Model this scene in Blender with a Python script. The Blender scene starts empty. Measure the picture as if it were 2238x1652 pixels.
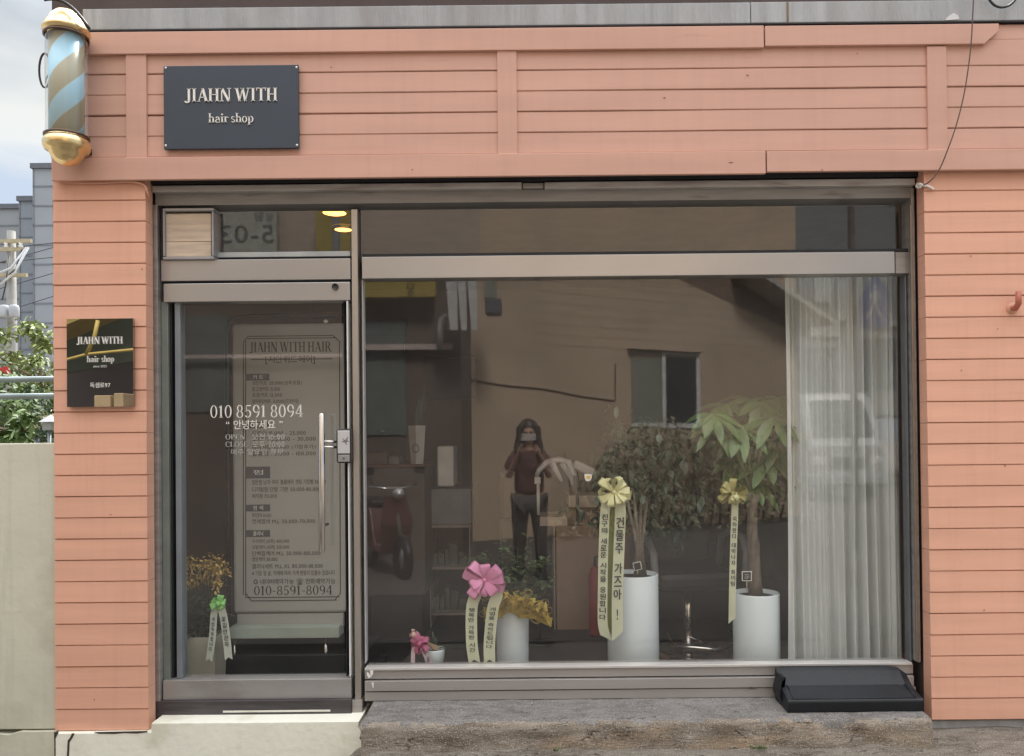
import bpy, bmesh, math, random
from mathutils import Vector, Matrix, noise
R = math.radians
C = bpy.context.scene.collection
scene = bpy.context.scene
random.seed(7)

# ------------------------------------------------------------------ camera
FPX, D, ZC = 1763.0, 4.1, 1.53            # focal length in px of a 2238 px wide frame, distance, eye height
ROLL, PITCH = R(0.58), R(0.53)
PX0, PY0 = 1155.0, 939.0                   # principal point
cam_d = bpy.data.cameras.new('camera'); cam = bpy.data.objects.new('camera', cam_d); C.objects.link(cam)
scene.camera = cam
cam_d.sensor_width = 36; cam_d.lens = FPX / 2238 * 36
cam_d.shift_x = -(PX0 - 1119) / 2238; cam_d.shift_y = (PY0 - 826) / 2238
cam_d.clip_start = 0.02; cam_d.clip_end = 2000
MROT = Matrix.Rotation(R(90) + PITCH, 3, 'X') @ Matrix.Rotation(-ROLL, 3, 'Z')
cam.matrix_world = Matrix.Translation((0, -D, ZC)) @ MROT.to_4x4()

def P(px, py, y):                           # point of the plane y seen at that place
    d = MROT @ Vector(((px - PX0) / FPX, -(py - PY0) / FPX, -1))
    t = (y + D) / d.y
    return (d.x * t, ZC + d.z * t)
YG = 0.16                                   # the glass
def MR(px, py, yr):                         # point behind the street side that the glass mirrors there
    return P(px, py, 2 * YG - yr)

# ------------------------------------------------------------------ world, sun, exposure
w = bpy.data.worlds.new('World'); scene.world = w; w.use_nodes = True
nt = w.node_tree; N = nt.nodes; L = nt.links; N.clear()
wo = N.new('ShaderNodeOutputWorld'); bg = N.new('ShaderNodeBackground')
sky = N.new('ShaderNodeTexSky'); sky.sky_type = 'NISHITA'; sky.sun_disc = False
SUN_EL, SUN_AZ = R(52), R(18)
sky.sun_elevation = SUN_EL; sky.sun_rotation = SUN_AZ; sky.air_density = 1.0; sky.dust_density = 2.0
tc = N.new('ShaderNodeTexCoord'); mp = N.new('ShaderNodeMapping'); mp.inputs['Scale'].default_value = (1.0, 1.0, 3.5)
ns = N.new('ShaderNodeTexNoise'); ns.inputs['Scale'].default_value = 2.2; ns.inputs['Detail'].default_value = 6
sxw = N.new('ShaderNodeSeparateXYZ'); wz = N.new('ShaderNodeMath'); wz.operation = 'MULTIPLY_ADD'; wz.inputs[1].default_value = 0.22
cc = N.new('ShaderNodeValToRGB'); ce = cc.color_ramp.elements
ce[0].position = 0.0; ce[0].color = (0.30, 0.33, 0.38, 1); ce[1].position = 1.0; ce[1].color = (1.75, 1.75, 1.78, 1)
for p_, c_ in ((0.20, (0.22, 0.255, 0.30)), (0.265, (0.225, 0.255, 0.30)), (0.30, (0.345, 0.345, 0.32)), (0.35, (0.35, 0.345, 0.31)), (0.395, (0.23, 0.24, 0.24)), (0.55, (0.62, 0.63, 0.65))):
    q = ce.new(p_); q.color = (*c_, 1)
gn = N.new('ShaderNodeVectorMath'); gn.operation = 'SCALE'; gn.inputs['Scale'].default_value = 11.5
mx = N.new('ShaderNodeMix'); mx.data_type = 'RGBA'; mx.inputs['Factor'].default_value = 0.85
L.new(tc.outputs['Generated'], mp.inputs[0]); L.new(mp.outputs[0], ns.inputs['Vector']); L.new(tc.outputs['Generated'], sxw.inputs[0])
nm = N.new('ShaderNodeMath'); nm.operation = 'SUBTRACT'; nm.inputs[1].default_value = 0.5; L.new(ns.outputs['Fac'], nm.inputs[0])
L.new(nm.outputs[0], wz.inputs[0]); L.new(sxw.outputs[2], wz.inputs[2]); L.new(wz.outputs[0], cc.inputs[0]); L.new(cc.outputs[0], gn.inputs[0])
L.new(sky.outputs[0], mx.inputs['A']); L.new(gn.outputs[0], mx.inputs['B'])
L.new(mx.outputs['Result'], bg.inputs[0]); bg.inputs[1].default_value = 0.10; L.new(bg.outputs[0], wo.inputs[0])
sl = bpy.data.lights.new('sun', 'SUN'); so = bpy.data.objects.new('sun', sl); C.objects.link(so)
sl.energy = 2.8; sl.angle = R(14); sl.color = (1.0, 0.96, 0.9)
sd = Vector((math.sin(SUN_AZ) * math.cos(SUN_EL), math.cos(SUN_AZ) * math.cos(SUN_EL), math.sin(SUN_EL)))
so.rotation_euler = sd.to_track_quat('Z', 'Y').to_euler()
scene.view_settings.view_transform = 'Standard'; scene.view_settings.look = 'None'
scene.view_settings.gamma = 1; scene.view_settings.exposure = 1.2
scene.cycles.use_denoising = True
scene.cycles.max_bounces = 8; scene.cycles.transparent_max_bounces = 16

# ------------------------------------------------------------------ materials
def srgb(r, g, b):
    f = lambda c: ((c / 255 + 0.055) / 1.055) ** 2.4 if c > 10 else c / 255 / 12.92
    return (f(r), f(g), f(b), 1)
MATS = {}
def mat(name, col, rough=0.6, metal=0.0, var=0.12, scale=6.0, bump=0.0, bscale=60.0, spec=0.5, stretch=(1, 1, 1),
        emit=None, estr=0, streak=0, dirt=None, dscale=3.0, dpos=(0.6, 0.72), coat=0.0, trans=0.0):
    if name in MATS: return MATS[name]
    m = bpy.data.materials.new(name); m.use_nodes = True; t = m.node_tree; n = t.nodes; l = t.links
    b = n['Principled BSDF']; b.inputs['Roughness'].default_value = rough; b.inputs['Metallic'].default_value = metal
    b.inputs['Specular IOR Level'].default_value = spec; b.inputs['Coat Weight'].default_value = coat
    co = n.new('ShaderNodeTexCoord'); ma = n.new('ShaderNodeMapping'); ma.inputs['Scale'].default_value = stretch
    l.new(co.outputs['Object'], ma.inputs[0])
    no = n.new('ShaderNodeTexNoise'); no.inputs['Scale'].default_value = scale; no.inputs['Detail'].default_value = 6
    l.new(ma.outputs[0], no.inputs['Vector'])
    rp = n.new('ShaderNodeValToRGB'); rp.color_ramp.elements[0].position = 0.3; rp.color_ramp.elements[1].position = 0.7
    rp.color_ramp.elements[0].color = (*[c * (1 - var) for c in col[:3]], 1)
    rp.color_ramp.elements[1].color = (*[min(1, c * (1 + var)) for c in col[:3]], 1)
    l.new(no.outputs['Fac'], rp.inputs[0]); out = rp.outputs[0]
    if dirt:
        n2 = n.new('ShaderNodeTexNoise'); n2.inputs['Scale'].default_value = dscale; n2.inputs['Detail'].default_value = 8
        l.new(ma.outputs[0], n2.inputs['Vector'])
        r2 = n.new('ShaderNodeValToRGB'); r2.color_ramp.elements[0].position, r2.color_ramp.elements[1].position = dpos
        l.new(n2.outputs['Fac'], r2.inputs[0])
        mi = n.new('ShaderNodeMix'); mi.data_type = 'RGBA'; l.new(r2.outputs[0], mi.inputs['Factor'])
        l.new(out, mi.inputs['A']); mi.inputs['B'].default_value = dirt; out = mi.outputs['Result']
    if streak:      # rain streaks running down the face
        m4 = n.new('ShaderNodeMapping'); m4.inputs['Scale'].default_value = (7, 7, .35); l.new(co.outputs['Object'], m4.inputs[0])
        n4 = n.new('ShaderNodeTexNoise'); n4.inputs['Scale'].default_value = 2.6; n4.inputs['Detail'].default_value = 9; n4.inputs['Roughness'].default_value = .65; l.new(m4.outputs[0], n4.inputs['Vector'])
        r4 = n.new('ShaderNodeMapRange'); r4.inputs['From Min'].default_value = .50; r4.inputs['From Max'].default_value = .74; r4.inputs['To Max'].default_value = streak; l.new(n4.outputs['Fac'], r4.inputs['Value'])
        x4 = n.new('ShaderNodeMix'); x4.data_type = 'RGBA'; l.new(r4.outputs[0], x4.inputs['Factor']); l.new(out, x4.inputs['A']); x4.inputs['B'].default_value = (*[c * .55 for c in col[:3]], 1); out = x4.outputs['Result']
    l.new(out, b.inputs['Base Color'])
    if bump:
        n3 = n.new('ShaderNodeTexNoise'); n3.inputs['Scale'].default_value = bscale; n3.inputs['Detail'].default_value = 6
        l.new(ma.outputs[0], n3.inputs['Vector'])
        bu = n.new('ShaderNodeBump'); bu.inputs['Strength'].default_value = bump; bu.inputs['Distance'].default_value = 0.01
        l.new(n3.outputs['Fac'], bu.inputs['Height']); l.new(bu.outputs[0], b.inputs['Normal'])
    if emit: b.inputs['Emission Color'].default_value = emit; b.inputs['Emission Strength'].default_value = estr
    if trans:
        mo = n['Material Output']; tr = n.new('ShaderNodeBsdfTransparent'); ms = n.new('ShaderNodeMixShader')
        ms.inputs[0].default_value = trans; l.new(b.outputs[0], ms.inputs[1]); l.new(tr.outputs[0], ms.inputs[2]); l.new(ms.outputs[0], mo.inputs[0])
    MATS[name] = m; return m
def glass_mat(name, tint=(0.97, 0.98, 0.97), refl=0.10, rough=0.0, haze=0.0):
    m = bpy.data.materials.new(name); m.use_nodes = True; t = m.node_tree; n = t.nodes; l = t.links; n.clear()
    o = n.new('ShaderNodeOutputMaterial'); tr = n.new('ShaderNodeBsdfTransparent'); tr.inputs[0].default_value = (*tint, 1)
    g = n.new('ShaderNodeBsdfGlossy'); g.inputs['Roughness'].default_value = rough; g.inputs['Color'].default_value = (1, 1, 1, 1)
    f = n.new('ShaderNodeLayerWeight'); f.inputs[0].default_value = 0.5; pw = n.new('ShaderNodeMath'); pw.operation = 'POWER'; pw.inputs[1].default_value = 4.0
    mr = n.new('ShaderNodeMapRange'); mr.inputs['To Min'].default_value = refl; mr.inputs['To Max'].default_value = 1.0
    l.new(f.outputs['Facing'], pw.inputs[0]); l.new(pw.outputs[0], mr.inputs['Value'])
    ms = n.new('ShaderNodeMixShader'); l.new(mr.outputs[0], ms.inputs[0]); l.new(tr.outputs[0], ms.inputs[1]); l.new(g.outputs[0], ms.inputs[2])
    l.new(ms.outputs[0], o.inputs[0])
    if haze:        # pale diffuse haze mixed into the pane to lift its darks
        dn = n.new('ShaderNodeTexNoise'); dn.inputs['Scale'].default_value = 2.5; dn.inputs['Detail'].default_value = 7; dc = n.new('ShaderNodeTexCoord'); l.new(dc.outputs['Object'], dn.inputs['Vector'])
        dm = n.new('ShaderNodeMapRange'); dm.inputs['To Min'].default_value = haze * .6; dm.inputs['To Max'].default_value = haze * 1.4; dm.inputs['From Min'].default_value = .3; dm.inputs['From Max'].default_value = .7; l.new(dn.outputs['Fac'], dm.inputs['Value'])
        df = n.new('ShaderNodeBsdfDiffuse'); df.inputs[0].default_value = (.7, .68, .66, 1); m2 = n.new('ShaderNodeMixShader'); l.new(dm.outputs[0], m2.inputs[0]); l.new(ms.outputs[0], m2.inputs[1]); l.new(df.outputs[0], m2.inputs[2]); l.new(m2.outputs[0], o.inputs[0])
    MATS[name] = m; return m

PINK = mat('salmon_paint', (0.73, 0.405, 0.29, 1), 0.55, var=0.065, scale=2.2, bump=0.10, bscale=9, stretch=(0.5, 1, 6), spec=0.35, streak=.16,
           dirt=(0.56, 0.31, 0.22, 1), dscale=5.0, dpos=(0.66, 0.9))
PINK2 = mat('salmon_paint_trim', (0.595, 0.356, 0.28, 1), 0.5, var=0.065, scale=1.6, bump=0.08, bscale=7, stretch=(0.5, 1, 5), spec=0.35, streak=.12,
            dirt=(0.48, 0.28, 0.215, 1), dscale=6.0, dpos=(0.68, 0.9))
ALU = mat('brushed_aluminium', (0.44, 0.43, 0.425, 1), 0.30, 0.6, var=0.05, scale=1.6, stretch=(1.2, 1, 2), bump=0.01, bscale=30)
ALUV = mat('brushed_aluminium_upright', (0.46, 0.43, 0.39, 1), 0.33, 0.65, var=0.08, scale=1.6, stretch=(2, 1, 1.2), bump=0.01, bscale=30)
ALUD = mat('dull_dark_aluminium', (0.36, 0.335, 0.32, 1), 0.45, 0.45, var=0.2, scale=5, stretch=(1, 1, 6))
ALUSILL = mat('weathered_aluminium_sill', (0.44, 0.42, 0.405, 1), 0.42, 0.5, var=0.06, scale=1.5, stretch=(1.2, 1, 3), dirt=(0.12, 0.10, 0.09, 1), dscale=7, dpos=(0.66, 0.8))
WHITEAL = mat('pale_aluminium_edge', (0.72, 0.71, 0.69, 1), 0.3, 0.4, var=0.05)
DARK = mat('black_rubber_gap', (0.018, 0.018, 0.02, 1), 0.7, var=0.2)
SHUT = mat('grey_shutter_metal', (0.27, 0.265, 0.26, 1), 0.5, 0.3, var=0.15, scale=4, stretch=(1, 1, 8), dirt=(0.2, 0.19, 0.185, 1), dscale=4)
CONC = mat('weathered_concrete', (0.38, 0.395, 0.41, 1), 0.85, var=0.12, scale=3, bump=0.35, bscale=40, streak=.5, dirt=(0.27, 0.26, 0.26, 1), dscale=2.4, stretch=(2.2, 1, 0.5), dpos=(0.45, 0.8))
CREAM = mat('cream_painted_plaster', (0.60, 0.595, 0.485, 1), 0.7, var=0.05, scale=2.0, bump=0.25, bscale=22, streak=.28, dirt=(0.45, 0.43, 0.34, 1), dscale=3.5, dpos=(0.55, 0.85))
GLASS = glass_mat('window_glass', refl=.092, rough=.02, haze=.022)
CHROME = mat('polished_steel', (0.72, 0.70, 0.67, 1), 0.16, 1.0, var=0.03)
GOLD = mat('gilded_metal', (0.86, 0.68, 0.36, 1), 0.27, 1.0, var=0.08, scale=12)
LETTER = mat('white_lettering', (0.80, 0.79, 0.74, 1), 0.5, var=0.03)
BLACKTX = mat('black_lettering', (0.03, 0.03, 0.035, 1), 0.6, var=0.05)

# ------------------------------------------------------------------ mesh helpers
class MB:
    def __init__(s): s.v = []; s.f = []; s.sm = []
    def add(s, vs, fs, smooth=False):
        o = len(s.v); s.v += [tuple(v) for v in vs]; s.f += [tuple(i + o for i in f) for f in fs]; s.sm += [smooth] * len(fs); return s
    def box(s, x0, x1, y0, y1, z0, z1):
        x0, x1 = min(x0, x1), max(x0, x1); y0, y1 = min(y0, y1), max(y0, y1); z0, z1 = min(z0, z1), max(z0, z1)
        v = [(x, y, z) for x in (x0, x1) for y in (y0, y1) for z in (z0, z1)]
        return s.add(v, [(0, 1, 3, 2), (4, 6, 7, 5), (0, 4, 5, 1), (2, 3, 7, 6), (0, 2, 6, 4), (1, 5, 7, 3)])
    def pbox(s, px0, py0, px1, py1, y0, y1):      # px,py of top-left and bottom-right corner of the front face
        a = P(px0, py0, y0); b = P(px1, py1, y0); return s.box(a[0], b[0], y0, y1, b[1], a[1])
    def obox(s, c, ax, ay, az):                   # oriented box, half axes
        c, ax, ay, az = map(Vector, (c, ax, ay, az))
        v = [c + ax * i + ay * j + az * k for i in (-1, 1) for j in (-1, 1) for k in (-1, 1)]
        return s.add(v, [(0, 1, 3, 2), (4, 6, 7, 5), (0, 4, 5, 1), (2, 3, 7, 6), (0, 2, 6, 4), (1, 5, 7, 3)])
    def bar(s, a, b, wd, hd):
        a, b = Vector(a), Vector(b); d = (b - a); u = d.normalized(); r = u.cross(Vector((0, 0, 1)))
        if r.length < 1e-3: r = Vector((1, 0, 0))
        r.normalize(); q = r.cross(u); return s.obox((a + b) / 2, d / 2, r * wd / 2, q * hd / 2)
    def tube(s, pts, rad, n=10, cap=True):
        pts = [Vector(p) for p in pts]; rr = rad if isinstance(rad, (list, tuple)) else [rad] * len(pts)
        rings = []; up = Vector((0.02, 0.01, 1))
        prev = None
        for i, p in enumerate(pts):
            d = (pts[min(i + 1, len(pts) - 1)] - pts[max(i - 1, 0)]).normalized()
            if prev is None:
                a = d.cross(up)
                if a.length < 0.05: a = d.cross(Vector((1, 0, 0)))
            else: a = prev - d * prev.dot(d)
            a.normalize(); prev = a; b = d.cross(a)
            rings.append([p + (a * math.cos(t) + b * math.sin(t)) * rr[i] for t in [2 * math.pi * k / n for k in range(n)]])
        vs = [v for r_ in rings for v in r_]; fs = []
        for i in range(len(pts) - 1):
            for k in range(n):
                fs.append((i * n + k, i * n + (k + 1) % n, (i + 1) * n + (k + 1) % n, (i + 1) * n + k))
        if cap: fs.append(tuple(range(n - 1, -1, -1))); fs.append(tuple((len(pts) - 1) * n + k for k in range(n)))
        return s.add(vs, fs, True)
    def lathe(s, prof, c=(0, 0, 0), n=32, smooth=True):   # prof: (r,z)
        vs = []; fs = []; m = len(prof)
        for k in range(n):
            t = 2 * math.pi * k / n
            for r, z in prof: vs.append((c[0] + r * math.cos(t), c[1] + r * math.sin(t), c[2] + z))
        for k in range(n):
            for i in range(m - 1):
                fs.append((k * m + i, ((k + 1) % n) * m + i, ((k + 1) % n) * m + i + 1, k * m + i + 1))
        return s.add(vs, fs, smooth)
    def prism(s, pts, y0, y1):                     # outline in x,z pushed along y
        n = len(pts); vs = [(x, y0, z) for x, z in pts] + [(x, y1, z) for x, z in pts]
        fs = [tuple(range(n)), tuple(range(2 * n - 1, n - 1, -1))] + [(i, i + n, (i + 1) % n + n, (i + 1) % n) for i in range(n)]
        return s.add(vs, fs)
    def leaf(s, p, d, up, ln, wd, curl=0.2):
        p, d, up = Vector(p), Vector(d).normalized(), Vector(up)
        r = d.cross(up)
        if r.length < 1e-3: r = Vector((1, 0, 0))
        r.normalize(); n_ = r.cross(d)
        q = []
        for t, ww in ((0, .05), (.3, .8), (.6, 1.0), (.85, .6), (1, .03)):
            c = p + d * ln * t - Vector((0, 0, 1)) * ln * curl * t * t
            q += [c - r * wd * ww / 2 + n_ * wd * 0.12 * ww, c, c + r * wd * ww / 2 + n_ * wd * 0.12 * ww]
        fs = []
        for i in range(4):
            a = i * 3; fs += [(a, a + 1, a + 4, a + 3), (a + 1, a + 2, a + 5, a + 4)]
        return s.add(q, fs, True)
    def build(s, name, m, parent=None, loc=None, bevel=0, solid=0):
        me = bpy.data.meshes.new(name); me.from_pydata(s.v, [], s.f)
        me.polygons.foreach_set('use_smooth', s.sm); me.materials.append(m); me.update()
        bm = bmesh.new(); bm.from_mesh(me); bmesh.ops.recalc_face_normals(bm, faces=bm.faces); bm.to_mesh(me); bm.free()
        o = bpy.data.objects.new(name, me); C.objects.link(o)
        if parent is not None: o.parent = parent
        if loc: o.location = loc
        if bevel:
            b = o.modifiers.new('bevel', 'BEVEL'); b.width = bevel; b.segments = 2; b.limit_method = 'ANGLE'; b.angle_limit = R(40)
        if solid:
            b = o.modifiers.new('solid', 'SOLIDIFY'); b.thickness = solid
        return o
def tag(o, label, cat, group=None):
    o['label'] = label; o['category'] = cat
    if group: o['group'] = group
    return o
def thing(name, label, cat, group=None):
    o = bpy.data.objects.new(name, None); C.objects.link(o); o.empty_display_size = 0.1; return tag(o, label, cat, group)
def struct(o): o['kind'] = 'structure'; return o

# ------------------------------------------------------------------ a serif face made of strokes
TT, TN = 0.15, 0.052
def _rect(x0, x1, z0, z1): return [[(x0, z0), (x1, z0), (x1, z1), (x0, z1)]]
def _diag(xa, za, xb, zb, wd): return [[(xa - wd / 2, za), (xa + wd / 2, za), (xb + wd / 2, zb), (xb - wd / 2, zb)]]
def _ring(cx, cz, rx, rz, tx, tz, a0=0, a1=360, n=24):
    out = []
    k = max(3, int(n * abs(a1 - a0) / 360))
    for i in range(k):
        p = []
        for a, q in ((a0 + (a1 - a0) * i / k, 0), (a0 + (a1 - a0) * (i + 1) / k, 0), (a0 + (a1 - a0) * (i + 1) / k, 1), (a0 + (a1 - a0) * i / k, 1)):
            c, s_ = math.cos(R(a)), math.sin(R(a))
            p.append((cx + (rx - q * tx) * c, cz + (rz - q * tz) * s_))
        out.append(p)
    return out
def _ser(x, z, up=True, h=0.13): return _rect(x - h, x + h, z if up else z - 0.045, z + 0.045 if up else z)
def _stem(x, z0=0, z1=1, t=TT, top=True, bot=True):
    o = _rect(x - t / 2, x + t / 2, z0, z1)
    if bot: o += _ser(x, z0)
    if top: o += _ser(x, z1, False)
    return o
G = {
 'I': (.40, _stem(.2)), 'J': (.46, _stem(.30, .12, 1, bot=False) + _ring(.175, .10, .20, .20, .15, .06, 0, -165)),
 'A': (.76, _diag(.12, 0, .38, 1, TN) + _diag(.64, 0, .38, 1, TT + .02) + _rect(.2, .56, .3, .35) + _ser(.12, 0, h=.1) + _ser(.64, 0)),
 'H': (.80, _stem(.16) + _stem(.62) + _rect(.16, .62, .49, .54)),
 'N': (.80, _stem(.14, t=TN + .01) + _stem(.66, t=TN + .01, bot=False) + _diag(.64, 0, .14, 1, TT + .03)),
 'W': (1.06, _diag(.34, 0, .12, 1, TT) + _diag(.34, 0, .53, 1, TN) + _diag(.73, 0, .53, 1, TT) + _diag(.73, 0, .95, 1, TN) + _ser(.12, 1, False) + _ser(.53, 1, False) + _ser(.95, 1, False)),
 'T': (.70, _stem(.35, top=False) + _rect(.03, .67, .95, 1) + _rect(.03, .07, .78, .96) + _rect(.63, .67, .78, .96)),
 'R': (.74, _stem(.16) + _rect(.16, .34, .95, 1) + _rect(.16, .34, .47, .52) + _ring(.32, .735, .28, .265, .14, .05, 90, -90) + _diag(.64, 0, .38, .5, TT) + _ser(.66, 0, h=.08)),
 'P': (.66, _stem(.16) + _rect(.16, .34, .95, 1) + _rect(.16, .34, .43, .48) + _ring(.32, .715, .28, .285, .14, .05, 90, -90)),
 'O': (.82, _ring(.41, .5, .37, .52, .14, .05)), 'C': (.74, _ring(.42, .5, .37, .52, .14, .05, 45, 315) + _rect(.64, .68, .66, .9)),
 'E': (.66, _stem(.16) + _rect(.16, .6, .95, 1) + _rect(.16, .62, 0, .05) + _rect(.16, .46, .49, .54) + _rect(.56, .6, .8, 1) + _rect(.58, .62, 0, .2) + _rect(.43, .47, .4, .62)),
 'L': (.64, _stem(.16) + _rect(.16, .6, 0, .05) + _rect(.56, .6, 0, .22)),
 'S': (.58, _ring(.29, .74, .22, .28, .10, .06, 20, 270) + _ring(.29, .25, .23, .27, .11, .06, 90, -160)),
 'h': (.60, _stem(.14, 0, 1.05, .12, bot=True) + _ring(.31, .38, .21, .28, .10, .07, 180, 0) + _stem(.46, 0, .4, .12, top=False)),
 'a': (.54, _ring(.24, .17, .19, .19, .1, .05) + _stem(.39, 0, .45, .12, top=False, bot=False) + _ring(.26, .43, .19, .23, .11, .07, 0, 170)),
 'i': (.32, _stem(.15, 0, .66, .12) + _ring(.15, .9, .085, .085, .085, .085)),
 'r': (.42, _stem(.14, 0, .66, .12) + _ring(.30, .46, .15, .19, .07, .08, 150, 30) + _ring(.37, .56, .07, .07, .07, .07)),
 's': (.44, _ring(.21, .5, .15, .18, .07, .06, 20, 270) + _ring(.22, .17, .17, .18, .08, .06, 90, -160)),
 'o': (.56, _ring(.27, .33, .24, .35, .1, .05)), 'p': (.60, _stem(.14, -.3, .66, .12) + _ring(.29, .33, .24, .35, .11, .05, 140, -140)),
 '0': (.60, _ring(.3, .5, .25, .51, .1, .045)), '1': (.44, _stem(.22, 0, 1, .12, top=False) + _diag(.1, .82, .22, 1, .07)),
 '8': (.60, _ring(.3, .74, .20, .27, .08, .05) + _ring(.3, .25, .24, .27, .09, .05)),
 '5': (.58, _rect(.14, .5, .92, 1) + _rect(.14, .18, .5, 1) + _ring(.27, .3, .24, .31, .1, .05, 140, -150)),
 '9': (.60, _ring(.3, .69, .24, .32, .1, .05) + _ring(.22, .45, .32, .46, .1, .05, 30, -80)),
 '4': (.62, _stem(.42, 0, 1, .11, top=False) + _rect(.04, .58, .25, .31) + _diag(.07, .28, .4, .98, .06)),
 '3': (.56, _ring(.24, .75, .2, .26, .09, .05, 150, -90) + _ring(.24, .26, .24, .28, .1, .05, 90, -150)),
 '2': (.56, _ring(.26, .72, .22, .29, .1, .05, 160, -20) + _diag(.06, .03, .44, .66, .07) + _rect(.05, .5, 0, .09)),
 '-': (.40, _rect(.06, .34, .38, .44)), ' ': (.24, []), '[': (.3, _rect(.1, .14, -.1, 1) + _rect(.1, .24, -.1, -.06) + _rect(.1, .24, .96, 1)),
 ':': (.24, _ring(.12, .15, .06, .06, .06, .06) + _ring(.12, .55, .06, .06, .06, .06)),
}
def serif(mb, text, x0, x1, zb, h, y, ydepth=0.004, shear=1.0):
    tot = sum(G[c][0] for c in text); k = (x1 - x0) / tot; x = x0
    for c in text:
        for poly in G[c][1]: mb.prism([(x + px_ * k, zb + pz * h) for px_, pz in poly], y, y + ydepth)
        x += G[c][0] * k
    return mb
GLY = {}
ALLTEXT = '“”※◎☎가간개건걷격고구기길꽃나남네녕능니닉다단담당대데독동두드득등디따라로륨리립만매머모무물및박반발백버베변별복본볼뿌상새색샘생샴성세셋수숱습시아안앞약양어업에여염영예오요운원위을응의이인일있자작장전제주중즈지직질체초추축친커케클털트팅펌포푸피하한함합행헤화회후휴0123456789 ABCDEFGHIJKLMNOPQRSTUVWXYZabcdefghijklmnopqrstuvwxyz.,-()[]:!~'
def load_glyphs(chars):                       # all characters once, one per line of a single text
    ch = sorted(set(chars) - {' '} - set(GLY)); cu = bpy.data.curves.new('writing', 'FONT'); cu.resolution_u = 3; cu.space_line = 4
    cu.body = 'H\n' + '\n'.join(ch) + '\nH'; o = bpy.data.objects.new('writing', cu); me = o.to_mesh(); n = len(ch) + 1
    ys = [v.co.y for v in me.vertices]; top = max(ys); bot = min(ys); step_ = (top - 0.73 * 1 - bot) / n if False else None
    hs = [v for v in me.vertices if v.co.y > top - 1.2]; y0 = min(v.co.y for v in hs); step_ = (y0 - bot) / n
    vs = [tuple(v.co) for v in me.vertices]; row = [round((y0 + 0.35 - v[1]) / step_) for v in vs]; fc = {}
    for p in me.polygons: fc.setdefault(row[p.vertices[0]], []).append(tuple(p.vertices))
    for i, c in enumerate(ch):
        fs = fc.get(i + 1, []); ids = sorted({k for f in fs for k in f}); mp_ = {k: q for q, k in enumerate(ids)}
        GLY[c] = ([(vs[k][0], vs[k][1] - y0 + step_ * (i + 1)) for k in ids], [tuple(mp_[k] for k in f) for f in fs])
    o.to_mesh_clear(); bpy.data.objects.remove(o); bpy.data.curves.remove(cu)
def plain(mb, text, x0, x1, zb, zt, y, bold=0.0):
    if any(c != ' ' and c not in GLY for c in text): load_glyphs(ALLTEXT + text)
    x = 0; V_ = []; F_ = []
    for c in text:
        if c == ' ': x += .35; continue
        vs, fs = GLY[c]; o = len(V_); off = x + (.06 if len(text) > 1 else 0)
        mn, mxx = (min(v[0] for v in vs), max(v[0] for v in vs)) if vs else (0, .3)
        cx_, cy_ = (mn + mxx) / 2, sum(v[1] for v in vs) / max(1, len(vs))
        V_ += [(v[0] - mn + off, v[1]) for v in vs]; F_ += [tuple(k + o for k in f) for f in fs]; x = off + (mxx - mn) + .06
    ax, bx = min(v[0] for v in V_), max(v[0] for v in V_); ay, by = min(v[1] for v in V_), max(v[1] for v in V_)
    kx = (x1 - x0) / (bx - ax); kz = (zt - zb) / max(1e-6, by - ay)
    b_ = bold * .6 * min(kx, kz)
    for dx_, dz_ in (((0, 0),) if not bold else ((-b_, 0), (b_, b_ * .3), (0, -b_))):
        mb.add([(x0 + (v[0] - ax) * kx + dx_, y - (0 if dx_ == 0 else .00007 * (1 if dx_ > 0 else 2)), zb + (v[1] - ay) * kz + dz_) for v in V_], F_)
    return mb
def pplain(mb, text, px0, py0, px1, py1, y, bold=0.0):
    a = P(px0, py0, y); b = P(px1, py1, y); return plain(mb, text, a[0], b[0], b[1], a[1], y, bold=bold)
def pserif(mb, text, px0, pyt, px1, pyb, y, yd=0.003):
    a = P(px0, pyt, y); b = P(px1, pyb, y); return serif(mb, text, a[0], b[0], b[1], a[1] - b[1], y, yd)

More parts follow.
